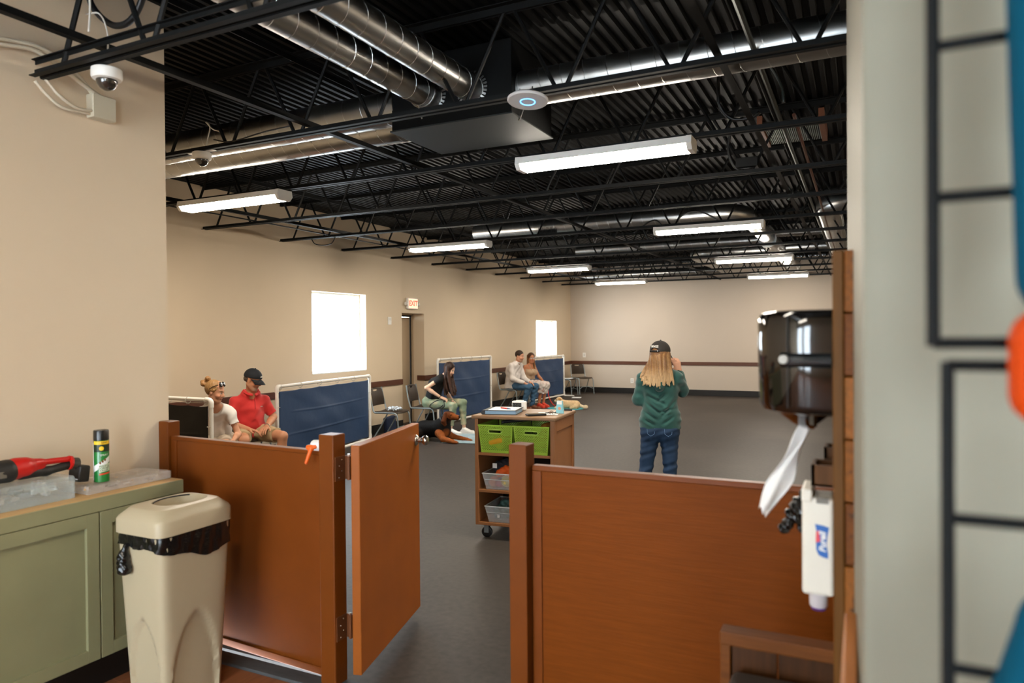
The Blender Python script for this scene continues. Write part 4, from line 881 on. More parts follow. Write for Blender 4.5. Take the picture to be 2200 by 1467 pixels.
def tub(label, z, x=.20, rim=M('tub_rim', 'd9e2e2', .3)):
    t = oncart('clear_tub', label, 'tub', x, .02, z, 0, 'clear tubs')
    W0, W1, Dd, Hh = .105, .135, .36, .13
    for f in (lambda u, v: ((2*u-1)*(W0+(W1-W0)*v), .02-.02*v, Hh*v), lambda u, v: ((2*u-1)*(W0+(W1-W0)*v), Dd, Hh*v), lambda u, v: (-(W0+(W1-W0)*v), .02-.02*v+(Dd-.02)*u, Hh*v), lambda u, v: ((W0+(W1-W0)*v), .02-.02*v+(Dd-.02)*u, Hh*v)):
        MB().grid(f, 2, 2).build('wall', m_clr, t, solid=.0015)
    MB().box(-W0, W0, .02, Dd, 0, .002).build('bottom', m_clr, t)
    MB().tube([(-W1, 0, Hh), (W1, 0, Hh), (W1, Dd, Hh), (-W1, Dd, Hh)], .005, 6, closed=True).build('rim', glassy('rim_clear', 'f0f4f4', .7, .15), t)
    MB().tube([(-.118, .006, .08), (.118, .006, .08)], .0025, 6).build('rib', glassy('rib_clear', 'f0f4f4', .6, .15), t)
    return t
tub('clear plastic tub of toys on the middle shelf of the cart', .408, .19); tub('clear plastic tub on the bottom shelf of the cart', .138, .21)
qm = cl2w @ Vector((.19, .14, .412)); qb = cl2w @ Vector((.21, .14, .142))
nz = wr(90, .006)
blob('knit_bundle', 'dark grey knit bundle heaped in the middle shelf tub', 'cloth', tuple(qm), [((-.06, .06, .15), (.03, .10, .165), .055, .06), ((-.05, .0, .14), (.04, .08, .19), .03, .035)], M('charcoal_knit', '33343c', .9), .006, nz)
tag(MB().box(-.055, -.015, -.075, -.073, .165, .205, 0, tuple(qm)).build('white_tag', m_paper), 'small white tag on the dark knit bundle', 'tag')
blob('orange_toy', 'bright orange crumpled toy in the middle shelf tub', 'toy', tuple(qm), [((.0, -.05, .12), (.06, -.03, .15), .035, .038), ((.07, -.03, .12), (.10, .05, .14), .035, .03)], M('toy_orange', 'e8621c', .6), .005, nz)
blob('peach_ball', 'peach coloured ball toy low in the middle shelf tub', 'toy', tuple(qm), [((-.06, -.05, .045), (-.06, -.04, .05), .042, .042)], M('toy_peach', 'd9653a', .6))
blob('pink_toy', 'magenta toy low in the middle shelf tub', 'toy', tuple(qm), [((.0, -.06, .04), (.03, -.05, .045), .035, .033)], M('toy_pink', 'b8324e', .6))
blob('yellow_ball', 'pale yellow ball in the middle shelf tub', 'toy', tuple(qm), [((.065, -.06, .06), (.065, -.06, .065), .045, .045)], M('toy_yellow', 'e2cf76', .6))
blob('green_cloth', 'folded teal green cloth in the bottom shelf tub', 'cloth', tuple(qb), [((-.06, .0, .03), (.06, .1, .03), .04, .04), ((-.06, .0, .07), (.06, .1, .07), .04, .04), ((-.04, .06, .11), (.06, .1, .12), .04, .04)], M('teal_cloth', '3c5c58', .9, stretch=(1, 1, 12), var=.3, vscale=8), .006, nz)
tag(MB().box(-.02, .005, -.110, -.108, .035, .062, 0, tuple(qb)).build('white_tag', m_paper), 'small white sticker on the bottom shelf tub', 'tag')
# things on the cart top
TZ = CH+.001
bi = oncart('binder', 'black ring binder with papers lying on the cart top', 'binder', .19, .21, TZ, 8)
m_bk = M('binder_black', '16181c', .4); m_bb = M('binder_blue_edge', '8fb4d0', .5)
MB().bbox(-.16, .13, -.14, .14, 0, .004, .001).build('lower_cover', m_bk, bi); MB().box(-.14, .12, -.135, .135, .004, .030).build('pages', m_bb, bi)
MB().bbox(-.16, .13, -.14, .14, .0305, .035, .001).build('upper_cover', m_bk, bi); MB().tube(arc((-.155, -.14, .0175), .017, PI/2, 3*PI/2, 8, (1,0,0), (0,0,1)) and [(-.157, -.14, .0175), (-.157, .14, .0175)], .0175, 12).build('spine', m_bk, bi)
sheet('paper_sheet', 'white page lying on top of the black binder', 'paper', *(cl2w @ Vector((.19, .21, 0)))[:2], TZ+.0355, .23, .27, 13.9)
q = cl2w @ Vector((.215, .17, TZ+.043))
pn = thing('pen', 'red and blue pen lying on the binder page', 'pen', tuple(q), R_(-28)); MB().tube([(-.075, 0, 0), (.02, 0, 0)], .0055, 8).build('barrel', m_red, pn); MB().tube([(.02, 0, 0), (.065, 0, 0)], [.0055, .003], 8).build('cap', M('pen_blue', '274a78', .4), pn)
ck = oncart('desk_clock', 'small white digital clock standing behind the binder', 'clock', .235, .44, TZ, -2)
MB().bbox(-.065, .065, -.02, .025, 0, .082, .012, 3).build('case', m_white, ck); MB().box(-.056, .028, -.0215, -.0195, .016, .066).build('display', M('lcd_dark', '1c1d1c', .2), ck)
text('digits', '10:09', .036, M('lcd_grey', '4c514d', .5), ck, Matrix.Translation((-.014, -.0225, .041)) @ Matrix.Rotation(PI/2, 4, 'X'), .0002)
MB().bbox(-.03, .04, -.006, .012, .081, .088, .002).build('snooze_bar', m_white, ck)
ph = oncart('phone', 'black phone lying flat on the cart top', 'phone', .50, .10, TZ, 35); MB().bbox(-.08, .08, -.04, .04, 0, .014, .005).build('case', m_bk, ph); MB().box(-.074, .074, -.035, .035, .0142, .0148).build('screen', M('phone_glass', '15171c', .05, spec=.8), ph)
sheet('paper_sheet', 'white sheet lying under the keys on the cart top', 'paper', *(cl2w @ Vector((.56, .24, 0)))[:2], TZ, .17, .20, 20)
ky = oncart('key_ring', 'bunch of keys heaped on the white sheet', 'keys', .60, .20, TZ+.004)
MB().tube(arc((0, 0, .012), .016, 0, 2*PI, 16)[:-1], .002, 5, closed=True).build('ring', m_chrome, ky)
for k in range(7):
    a_ = k*.9; MB().tube([(.015*math.cos(a_), .015*math.sin(a_), .010), (.055*math.cos(a_+.2), .055*math.sin(a_+.2), .006+.004*(k % 3))], .004, 5).sphere((.02*math.cos(a_), .02*math.sin(a_), .012), (.011, .011, .005), 8, 5).build('key', (m_chrome, m_bk, M('key_brown', '5a3a22', .5))[k % 3], ky)
bt = oncart('squeeze_pack', 'pale blue pouch with an orange print standing on the cart top', 'pouch', .645, .30, TZ)
MB().prism([(-.032, 0), (.032, 0), (.030, .02), (.022, .105), (-.022, .105), (-.030, .02)], -.014, .014, 'y').build('pouch', M('pouch_blue', '86c3cf', .4), bt); MB().box(-.021, .021, -.0155, -.0143, .076, .104).build('white_top', m_white, bt)
MB().lathe([(.013, -.0005), (.013, .0006)], 16).xf(Matrix.Translation((0, -.0147, .042)) @ Matrix.Rotation(PI/2, 4, 'X')).build('orange_print', M('print_orange', 'd99a76', .5), bt)
q = oncart('marker', 'short black marker lying at the back right of the cart top', 'marker', .655, .52, TZ+.008, 5); MB().tube([(-.035, 0, 0), (.035, 0, 0)], .008, 10).build('barrel', m_bk, q)
# ---------------------------------------------------------------- people and dogs
m_skin = M('skin', 'c89878', .5, spec=.4, vcol=True); m_hairv = M('hair', '6a4a2c', .5, spec=.35, vcol=True, stretch=(30, 30, 1.6), var=.30, vscale=9, bump=(9, .35, .004))
m_furv = M('fur', '888888', .75, vcol=True, spec=.15, var=.14, vscale=40, bump=(70, .5, .006))
m_lensd = M('sunglass_lens', '0b0b0c', .08, spec=.8, coat=.5)
def V3(p): return np.array(p, float)
def unit(v): v = V3(v); return v/max(np.linalg.norm(v), 1e-9)
def Rhead(yaw, pit, rol=0):
    """columns: forward, left, up; pitch > 0 looks down"""
    r = Matrix.Rotation(R_(yaw), 3, 'Z') @ Matrix.Rotation(R_(pit), 3, 'Y') @ Matrix.Rotation(R_(rol), 3, 'X')
    return np.array(r)
def head(S, c, R, skin, hs=1, fem=False, beard=None, brow='4a3524', lip='a8604e', eyes=True):
    q = lambda x, y, z: c+R@(V3((x, y, z))*hs); s_ = hs
    S.ell(q(-.008, 0, .035), V3((.095, .077, .090))*s_, R, .03, skin); S.ell(q(.022, 0, -.035), V3((.070, .062 if not fem else .058, .085))*s_, R, .03, skin)
    S.ell(q(.058, 0, -.098), V3((.026, .028, .022))*s_, R, .03, skin); S.cone(q(-.01, .05, -.055), q(.05, .02, -.10), .022*s_, .02*s_, .03, skin); S.cone(q(-.01, -.05, -.055), q(.05, -.02, -.10), .022*s_, .02*s_, .03, skin)
    S.ell(q(.072, 0, .024), V3((.016, .045, .012))*s_, R, .02, skin)
    for y in (.033, -.033):
        S.ell(q(.095, y, .002), V3((.016, .017, .012))*s_, R, .012, None, 's'); S.ell(q(.078, y, .001), .0125*s_, R, .006, skin); S.ell(q(.066, y*1.25, -.032), V3((.02, .02, .018))*s_, R, .03, skin)
    S.cone(q(.086, 0, .012), q(.108, 0, -.026), .008*s_, .0125*s_, .014, skin); S.ell(q(.095, .011, -.032), .009*s_, R, .01, skin); S.ell(q(.095, -.011, -.032), .009*s_, R, .01, skin)
    S.ell(q(.083, 0, -.058), V3((.012, .024, .007))*s_, R, .008, skin); S.ell(q(.081, 0, -.069), V3((.012, .021, .008))*s_, R, .008, skin)
    for y in (.074, -.074): S.ell(q(-.006, y, -.008), V3((.019, .010, .031))*s_, R, .008, skin)
    if beard: S.paint(q(.075, 0, -.088), V3((.05, .055, .038))*s_, beard, R, .5, .6); S.paint(q(.09, 0, -.047), V3((.03, .034, .010))*s_, beard, R, .35, .7)
    S.paint(q(.090, 0, -.063), V3((.02, .024, .0105))*s_, lip, R, .3)
    for y in (.033, -.033):
        S.paint(q(.086, y, .024), V3((.03, .023, .0055))*s_, brow, R, .4)
        if eyes: S.paint(q(.09, y, .001), V3((.012, .015, .0068))*s_, 'e6ddd4', R, .2); S.paint(q(.092, y, .001), V3((.013, .0065, .0068))*s_, '2a1c14', R, .25); S.paint(q(.088, y, .0078), V3((.02, .018, .0022))*s_, '3a281c', R, .4)
    S.paint(q(.07, .045, -.03), V3((.04, .025, .02))*s_, tuple(x*y for x, y in zip(lin(skin), (1.04, .86, .80))), R, .8); S.paint(q(.07, -.045, -.03), V3((.04, .025, .02))*s_, tuple(x*y for x, y in zip(lin(skin), (1.04, .86, .80))), R, .8)
    return q
def hand(S, w, d, n, thumb, skin, s_=1, curl=.5, k=.010):
    """wrist, finger direction, palm normal (fingers curl towards it), thumb side"""
    d, n = unit(d), unit(n); t = unit(V3(thumb)-d*(V3(thumb)@d)); w = V3(w)
    kn = [w+d*.088*s_+t*o*s_ for o in (.031, .011, -.010, -.029)]
    for o, kk in zip((.022, .007, -.008, -.021), kn): S.cone(w+t*o*.75*s_+d*.012, kk, .015*s_, .0115*s_, .014, skin)
    for i, L in enumerate((.070, .080, .074, .058)):
        p = kn[i]; a_ = .15+curl*.35
        for j, f in enumerate((.45, .32, .28)):
            dd = d*math.cos(a_)+n*math.sin(a_)+t*(.10-.07*i)*.6; e = p+dd*L*f*s_; S.cone(p, e, (.0098-.001*j)*s_, (.0090-.001*j)*s_, .005, skin); p = e; a_ += curl*.75
    p = w+d*.02*s_+t*.024*s_; m = p+(d*.55+t*.75+n*.35)*.040*s_; e = m+(d*.85+t*.30+n*.35)*.038*s_
    S.cone(p, m, .0145*s_, .0115*s_, .014, skin); S.cone(m, e, .0105*s_, .008*s_, .006, skin)
def torso(S, J, g=0, col=None, k=.05, w=1, upto=1):
    P, B, l = J['pel'], J['neck'], J['lat']; wa = P+(B-P)*.33+J['bend']*.4; ch = P+(B-P)*.68+J['bend']
    for s_ in (1, -1):
        o = l*s_
        S.cone(P+o*.078*w, wa+o*.058*w, .110*w+g, .095*w+g, k, col); S.cone(wa+o*.058*w, ch+o*.076*w, .095*w+g, .103*w+g, k, col); S.cone(ch+o*.07*w, B-(B-P)*.05+o*.055*w, .098*w+g, .050+g, k, col)
    S.cone(J['SR'], J['SL'], .052*w+g, .052*w+g, k, col)
    return wa, ch
def limb(S, a, b, ra, rb, col=None, g=0, k=.02, flat=0): S.cone(a, b, ra+g, rb+g, k, col, flat)
def arms(S, J, skin, s_=1, g=0, upper=True):
    for q in 'RL':
        sh, el, wr_ = J['S'+q], J['E'+q], J['W'+q]
        limb(S, sh, el, .050*s_, .038*s_, skin, g); limb(S, el, el+(wr_-el)*.35, .039*s_, .040*s_, skin, g); limb(S, el+(wr_-el)*.35, wr_, .040*s_, .026*s_, skin, g)
def legs(S, J, col, s_=1, g=0):
    for q in 'RL':
        h, kn_, an = J['H'+q], J['K'+q], J['A'+q]
        limb(S, h, kn_, .088*s_, .055*s_, col, g, .04); m = kn_+(an-kn_)*.32; bk = unit(np.cross(np.cross(an-kn_, J['fw']), an-kn_))
        limb(S, kn_, m-bk*.012, .054*s_, .052*s_, col, g, .02); limb(S, m-bk*.012, an, .050*s_, .034*s_, col, g, .02)
def shoe(t, name, an, fwd, mat, sole, L=.25, w=1):
    f = unit((fwd[0], fwd[1], 0)); a_ = V3((an[0], an[1], 0)); S = SD(); s_ = np.cross((0, 0, 1), f); R = np.stack([f, s_, V3((0, 0, 1))], 1)
    S.cone(a_-f*.035+(0, 0, .035), a_+f*(L-.10)+(0, 0, .03), .036*w, .038*w, .02); S.cone(a_+f*.0+(0, 0, .085), a_+f*.08+(0, 0, .05), .038*w, .034*w, .03); S.clip(a_, (0, 0, -1))
    o = S.mesh(name, mat, t, .005)
    S2 = SD(); S2.cone(a_-f*.037+(0, 0, .012), a_+f*(L-.10)+(0, 0, .012), .040*w, .041*w, .02); S2.clip(a_, (0, 0, -1)); S2.clip(a_+(0, 0, .018), (0, 0, 1)); S2.mesh('sole', sole, o, .005)
def cloth_noise(a_=.004, f=34, seed=0): return lambda P: a_*(np.sin(P[:, 0]*f+2*np.sin(P[:, 2]*f*.6+seed))*np.sin(P[:, 2]*f*.8+P[:, 1]*f*.5+seed)+.6*np.sin(P[:, 1]*f*1.3-P[:, 2]*f*1.5+seed))
def joints(d):
    J = {k_: V3(v) for k_, v in d.items()}; J['lat'] = unit(J['SL']-J['SR']); J.setdefault('bend', V3((0, 0, 0))); J.setdefault('fw', V3((1, 0, 0))); return J
def cap_on(t, c, R, hs, mat, mat2, letters, lsize, lmat, back=False, lyaw=0):
    q = lambda x, y, z: c+R@(V3((x, y, z))*hs); S = SD()
    S.ell(q(-.008, 0, .040), V3((.107, .089, .094))*hs, R, .02); S.clip(q(0, 0, .028), -R[:, 2]+R[:, 0]*.12)
    if back: S.cone(q(-.14, 0, .030), q(-.08, 0, .030), .030*hs, .030*hs, .006, None, 0, 's')
    o = S.mesh('cap', mat, t, .004)
    B = MB()
    def br(u, v):
        y = (u-.5)*2; x = .078+.085*v*math.sqrt(max(0, 1-.55*y*y))-.045*y*y*(1-v*.2)-.02*y*y
        return tuple(q(x, y*.078, .036-.010*v-.022*y*y-.03*v*v))
    B.grid(br, 16, 8).build('brim', mat2, o, smooth=True, solid=.004)
    MB().sphere(tuple(q(-.008, 0, .134)), .008, 8, 5).build('button', mat, o, smooth=True)
    Rm = Matrix([list(r) for r in R]).to_4x4()
    def wrapf(p):     # bend the word round the crown
        a_ = lyaw+p.x/.098; rr_ = .104-.004
        x, y = rr_*math.cos(a_)*1.04, rr_*math.sin(a_)*.87; z = .070 + p.y
        f = .965 if p.y < .01 else .94
        w = q(x*f-.008, y*f, z); return tuple(w+R@V3((math.cos(a_), math.sin(a_), 0))*(.004+p.z))
    text('lettering', letters, lsize, lmat, o, None, .0006, wrapf, .0, .0008)
    if back:
        MB().tube([tuple(q(-.008+.108*math.cos(a_), .090*math.sin(a_), .028)) for a_ in [PI-.55+1.1*k_/10 for k_ in range(11)]], .009*hs, 6).build('strap', mat2, o)
        MB().box(-.012, .012, -.002, .002, -.004, .004).xf(Matrix.Translation(q(-.112, -.035, .030))).build('buckle', m_chrome, o)
    return o
def strands(S, roots, ends, r0, r1, k=.012, cols=None, sag=(0, 0, 0), n=4, tips=None):
    for i, (a_, b_) in enumerate(zip(roots, ends)):
        a_, b_ = V3(a_), V3(b_); pts = [a_+(b_-a_)*u+V3(sag)*math.sin(PI*u) for u in np.linspace(0, 1, n+1)]
        for j in range(n): S.cone(pts[j], pts[j+1], r0+(r1-r0)*j/n, r0+(r1-r0)*(j+1)/n, k, (tips[i % len(tips)] if tips and j >= n-2 else cols[i % len(cols)]) if cols else None)

# ---- standing trainer, seen from behind
tr = thing('person', 'standing woman seen from behind in a dark cap, green hoodie and blue jeans', 'person', (-1.61, 6.28, 0), R_(102))
J = joints(dict(pel=(0, 0, .90), neck=(-.01, 0, 1.345), SR=(.0, -.140, 1.285), SL=(0, .140, 1.285), ER=(.11, -.195, 1.165), EL=(.0, .188, 1.09), WR=(.21, -.165, 1.33), WL=(.20, .13, 1.10), HR=(0, -.078, .84), HL=(0, .078, .84), KR=(.03, -.085, .46), KL=(.03, .128, .46), AR=(-.01, -.09, .08), AL=(-.01, .165, .08)))
skin = 'd3a085'; hc = V3((.03, -.005, 1.485)); HR_ = Rhead(-28, 6)
S = SD(); torso(S, J, -.022, skin, .05, .80); arms(S, J, skin, .80); legs(S, J, skin, .86); S.cone(J['neck']-(0, 0, .03), hc-V3((.01, 0, .05)), .052, .05, .02, skin)
hq = head(S, hc, HR_, skin, .96, True); hand(S, J['WR'], (.05, .25, 1), (.6, .6, 0), (-.3, .9, .2), skin, .92, .7); hand(S, J['WL'], (1, -.2, .15), (0, 0, -1), (0, -1, .1), skin, .92, .6)
S.mesh('body', m_skin, tr, .007, base=skin)
m_hood = M('green_hoodie', '1c4a44', .85, sheen=.3, bump=(90, .25, .003), var=.06, vscale=9)
S = SD(); torso(S, J, .010, None, .05, .84)
for x in (.072, -.072): S.cone((0, x, .92), (0, x, .85), .104, .103, .05)
for a_, b_, r0_, r1_ in (('SR', 'ER', .058, .053), ('ER', 'WR', .053, .042), ('SL', 'EL', .058, .054), ('EL', 'WL', .054, .044)): S.cone(J[a_], J[b_], r0_, r1_, .03)
S.cone((-.05, -.075, 1.335), (-.05, .075, 1.335), .045, .045, .04); S.cone((-.085, 0, 1.31), (-.125, 0, 1.215), .075, .035, .03); S.cone((-.07, .08, 1.32), (-.12, .0, 1.20), .035, .022, .02); S.cone((-.07, -.08, 1.32), (-.12, .0, 1.20), .035, .022, .02)
S.clip((0, 0, .83), (0, 0, -1)).clip(J['WR'], J['WR']-J['ER'], .12).clip(J['WL'], J['WL']-J['EL'], .12)
FOLD = [((-.14, 1.10), (-.01, .93)), ((.12, 1.07), (-.02, .96)), ((-.13, 1.02), (.0, .985)), ((.13, .99), (.02, .915)), ((-.12, .95), (-.03, .88)), ((.10, 1.13), (-.06, 1.05)), ((-.06, 1.15), (.02, 1.08)), ((.13, .92), (.05, .875))]
def folds(P):
    o = cloth_noise(.003, 24)(P)
    for (y0, z0), (y1, z1) in FOLD:
        d = np.array([y1-y0, z1-z0]); q = np.stack([P[:, 1]-y0, P[:, 2]-z0], 1); t = np.clip(q@d/(d@d), 0, 1)
        r = np.sqrt(((q-t[:, None]*d)**2).sum(1)); f = np.sin(np.pi*np.clip(t*.86+.07, 0, 1)); o += (P[:, 0] < .02)*f*(.014*np.exp(-(r/.010)**2)-.007*np.exp(-((r-.024)/.012)**2))
    return o+.004*np.sin(P[:, 2]*95)*np.exp(-((np.abs(P[:, 1])-.19)/.04)**2)
hd = S.mesh('hoodie', m_hood, tr, .006, noise=folds)
S = SD()
for x in (.072, -.072): S.cone((0, x, .872), (0, x, .832), .106, .105, .05)
S.clip((0, 0, .828), (0, 0, -1)).clip((0, 0, .868), (0, 0, 1)); S.mesh('hem_band', m_hood, hd, .006, noise=lambda P: .002*np.sin(np.arctan2(P[:, 0], P[:, 1])*60))
m_jean = M('blue_denim', '1d3550', .8, bump=(180, .3, .002), var=.18, vscale=10)
S = SD(); legs(S, J, None, .95, .006)
for x in (.070, -.070): S.cone((-.01, x, .88), (-.02, x, .82), .084, .089, .05)
S.clip((0, 0, .868), (0, 0, 1)).clip((0, 0, .05), (0, 0, -1)); jn_ = S.mesh('jeans', m_jean, tr, .006, noise=lambda P: .004*np.sin(P[:, 2]*70+P[:, 1]*30)*np.exp(-((P[:, 2]-.47)/.16)**2)+.002*np.sin(P[:, 2]*110+P[:, 1]*40))
m_stitch = M('denim_stitch', '5a7694', .8)
for s_ in (1, -1): MB().tube([(-.103, s_*.040, .86), (-.110, s_*.045, .795), (-.113, s_*.075, .775), (-.110, s_*.105, .795), (-.098, s_*.110, .86)], .0022, 5).build('pocket_seam', m_stitch, jn_)
for q in 'RL': shoe(tr, 'shoe', J['A'+q], (1, .1, 0), m_bk, m_white)
S = SD(); rng = random.Random(5); roots = []; ends = []
for k_ in range(130):
    a_ = PI*(.40+1.20*k_/129); a_ = a_+.0; root = hq(.074*math.cos(a_)*1.1, .078*math.sin(a_), .02-.01*rng.random())
    yy = (.5-k_/129)*-.36+.03*(rng.random()-.5); e = V3((-.165+.30*abs(yy), -yy*.80+.02, 1.225+.05*rng.random()+.03*math.sin(k_*.33)+.14*abs(yy)))
    roots.append(root); ends.append(e)
strands(S, roots, ends, .012, .0055, .007, ['7e5a34', '6e4c2c', '8a653c', '775230', '8f6d46'], (-.035, 0, 0), 6)
S.paint((-.10, .02, 1.24), (.3, .4, .085), 'c0a27a', None, .75, .85); S.paint((-.06, 0, 1.43), (.3, .4, .05), '5e4126', None, .8, .45)
S.ell(hq(-.012, 0, .015), V3((.099, .083, .085)), HR_, .02, '6e4c2c'); S.ell(hq(.075, 0, -.03), V3((.085, .056, .09)), HR_, .01, None, 's')
S.mesh('hair', m_hairv, tr, .004, base='a87440')
m_capd = M('dark_cap', '2b2724', .8, bump=(150, .3, .002), var=.1, vscale=20); m_letw = M('white_stitching', 'dedbd2', .7)
cap_on(tr, hc, HR_, .98, m_capd, m_capd, 'WAGS', .030, m_letw, True, PI-.02)

# ---- man in the red polo
mr = thing('person', 'seated man in a red polo shirt, khaki shorts and navy cap, looking down', 'person', (-6.63, 6.30, 0), R_(-22))
J = joints(dict(pel=(-.02, 0, .53), neck=(.045, 0, 1.01), bend=(-.05, 0, 0), SR=(.0, -.172, .90), SL=(.02, .172, .90), ER=(.05, -.275, .665), EL=(.03, .285, .69), WR=(.255, -.12, .60), WL=(.25, .10, .60), HR=(.02, -.10, .52), HL=(.02, .10, .52), KR=(.44, -.24, .505), KL=(.46, .21, .505), AR=(.40, -.22, .09), AL=(.43, .20, .09)))
skin = 'c48a68'; hc = V3((.105, 0, 1.165)); HR_ = Rhead(42, 20)
S = SD(); torso(S, J, -.012, skin, .05, 1.0); arms(S, J, skin, 1.08); legs(S, J, skin, 1.05); S.cone(J['neck']-(0, 0, .04), hc-V3((.02, 0, .06)), .064, .060, .02, skin)
hq = head(S, hc, HR_, skin, 1.02, False, '98877a', '4a3a30')
hand(S, J['WR'], (.6, .8, -.25), (0, 0, -1), (.8, -.5, .1), skin, 1.05, .5); hand(S, J['WL'], (.75, -.65, -.12), (0, 0, -1), (.8, .5, 0), skin, 1.05, .5)
S.mesh('body', m_skin, mr, .0055, base=skin)
m_polo = M('red_polo', 'cf2f2c', .8, sheen=.2, bump=(120, .25, .002))
def mouth(S, J, rr_=.07): S.cone(J['neck']+(.05, 0, -.01), J['neck']+(.05, 0, .12), rr_, rr_+.01, .01, None, 0, 's')
S = SD(); torso(S, J, .012, None, .045, 1.02)
for q in 'RL': S.cone(J['S'+q], J['S'+q]+(J['E'+q]-J['S'+q])*.78, .062, .062, .03, None, 2)
S.cone((-.02, -.09, .52), (-.02, .09, .52), .125, .125, .04); S.cone((.06, 0, .62), (.07, 0, .80), .10, .09, .06)
S.cone(hc-V3((.02, 0, .05)), hc+(0, 0, .05), .066, .075, .008, None, 0, 's'); S.clip((0, 0, .475), (0, 0, -1)); S.clip((.11, 0, .50), (1, 0, -.25), .2)
po = S.mesh('polo_shirt', m_polo, mr, .0055, noise=cloth_noise(.0045, 30, 1))
S = SD(); 
for k_ in range(12):
    a_, b_ = [2*PI*(k_+o)/13+.25 for o in (0, 1)]; f_ = lambda t_: J['neck']+V3((.012+.082*math.cos(t_), .085*math.sin(t_), .030-.048*max(0, math.cos(t_))))
    S.cone(f_(a_), f_(b_), .010, .010, .010); S.cone(f_(a_)*1.0-(0, 0, .012)+V3((.008*math.cos(a_), .012*math.sin(a_), 0)), f_(b_)-(0, 0, .012)+V3((.008*math.cos(b_), .012*math.sin(b_), 0)), .008, .008, .010)
S.mesh('collar', m_polo, po, .004); MB().tube([(.142, .004, .955), (.160, .004, .90), (.168, .004, .82)], .004, 5).build('placket', M('placket_red', 'a02422', .8), po)
MB().box(-.012, .012, -.001, .001, -.003, .003).xf(Matrix.Translation((.158, .085, .845)) @ Matrix.Rotation(PI/2-.3, 4, 'Z')).build('chest_logo', m_letw, po)
m_khaki = M('khaki', 'b49c76', .85, bump=(140, .25, .002), var=.06)
S = SD()
for q in 'RL':
    h_, k_ = J['H'+q], J['K'+q]; S.cone(h_, h_+(k_-h_)*.74, .112, .088, .04, None, 2)
S.cone((-.04, -.09, .53), (-.04, .09, .53), .128, .128, .04); S.clip((0, 0, .56), (0, 0, 1), .0 or 9) if False else None
S.mesh('shorts', m_khaki, mr, .0055, noise=cloth_noise(.004, 40, 2))
for q in 'RL': shoe(mr, 'shoe', J['A'+q], (1, 0, 0), m_white, m_white, .27, 1.05)
m_navy = M('navy_cap', '14181f', .75, bump=(150, .25, .002))
cap_on(mr, hc, HR_, 1.03, m_navy, m_navy, 'ADLw', .026, m_letw, False, .05)
S = SD(); S.ell(hq(-.03, 0, .0), V3((.078, .079, .06)), HR_, .02, '4c4036'); S.ell(hq(.06, 0, -.01), V3((.085, .1, .1)), HR_, .01, None, 's'); S.clip(hq(0, 0, -.035), -HR_[:, 2]); S.mesh('hair', m_hairv, mr, .005, base='4c4036')
m_wire_g = M('gold_frame', '8c7a5c', .3, metal=.8)
def glasses(t, hq, R, mat, lens=None, r_=.021, x=.103, z=.002, s_=1, square=False):
    gl = None
    for y in (.033, -.033):
        c = hq(x, y, z); pts = [tuple(c+R@V3((-.10*abs(.024*math.cos(a_)), .024*s_*math.cos(a_), .018*s_*math.sin(a_)))) for a_ in [2*PI*i/18 for i in range(18)]]
        o = MB().tube(pts, .0017, 5, closed=True).build('glasses_rim', mat, gl or t)
        if gl is None: gl = o; o.name = 'glasses'
        if lens: MB().add(pts, [tuple(range(18))]).build('lens', lens, gl)
        MB().tube([tuple(hq(x-.003, y*1.7, z+.003)), tuple(hq(x-.04, y*2.28, z+.004)), tuple(hq(x-.108, y*2.3, z-.002))], .0016, 5).build('temple', mat, gl)
    MB().tube([tuple(hq(x, .010, z+.003)), tuple(hq(x+.003, 0, z+.006)), tuple(hq(x, -.010, z+.003))], .0015, 5).build('bridge', mat, gl)
glasses(mr, hq, HR_, m_wire_g, glassy('spectacle_lens', 'dfe8ea', .15, .03), x=.112)
wt = MB().tube([tuple(p) for p in arc(tuple(J['WL']-unit(J['WL']-J['EL'])*.02), .033, 0, 2*PI, 16, tuple(unit(np.cross(J['WL']-J['EL'], (0, 0, 1)))), (0, 0, 1))][:-1], .006, 6, closed=True).build('watch', m_chrome, mr)

# ---- woman leaning beside him
w1 = thing('person', 'seated woman in a white top with sunglasses on her bun, leaning forward in profile', 'person', (-6.43, 5.63, 0), R_(-45))
J = joints(dict(pel=(-.03, 0, .53), neck=(.20, 0, .94), bend=(-.05, 0, .02), SR=(.18, -.145, .86), SL=(.18, .145, .86), ER=(.24, -.24, .62), EL=(.22, .235, .62), WR=(.40, -.12, .52), WL=(.36, .19, .57), HR=(.02, -.09, .52), HL=(.02, .09, .52), KR=(.42, -.10, .50), KL=(.42, .12, .50), AR=(.38, -.10, .09), AL=(.38, .12, .09)))
skin = 'cc9474'; hc = V3((.285, .01, 1.095)); HR_ = Rhead(68, 14)
S = SD(); torso(S, J, -.012, skin, .05, .88); arms(S, J, skin, .82); legs(S, J, skin, .95); S.cone(J['neck']-(.02, 0, .03), hc-V3((.02, 0, .05)), .052, .050, .02, skin)
hq = head(S, hc, HR_, skin, .97, True, None, '7a5a3c', 'a05c50')
hand(S, J['WR'], (.7, .6, -.3), (0, 0, -1), (.5, -.6, .2), skin, .92, .5); hand(S, J['WL'], (.5, -.2, -.7), (-.3, -.5, -.3), (.6, -.5, .3), skin, .92, .4)
S.mesh('body', m_skin, w1, .006, base=skin)
m_whitetop = M('white_cotton', 'e2ddd6', .85, bump=(120, .2, .002))
S = SD(); torso(S, J, .010, None, .05, .92)
for q in 'RL': S.cone(J['S'+q], J['S'+q]+(J['E'+q]-J['S'+q])*.55, .056, .056, .03, None, 2)
S.cone(J['neck']+V3((.03, .01, .06)), J['neck']+V3((.10, .02, -.12)), .085, .05, .01, None, 0, 's'); S.clip((0, 0, .49), (0, 0, -1))
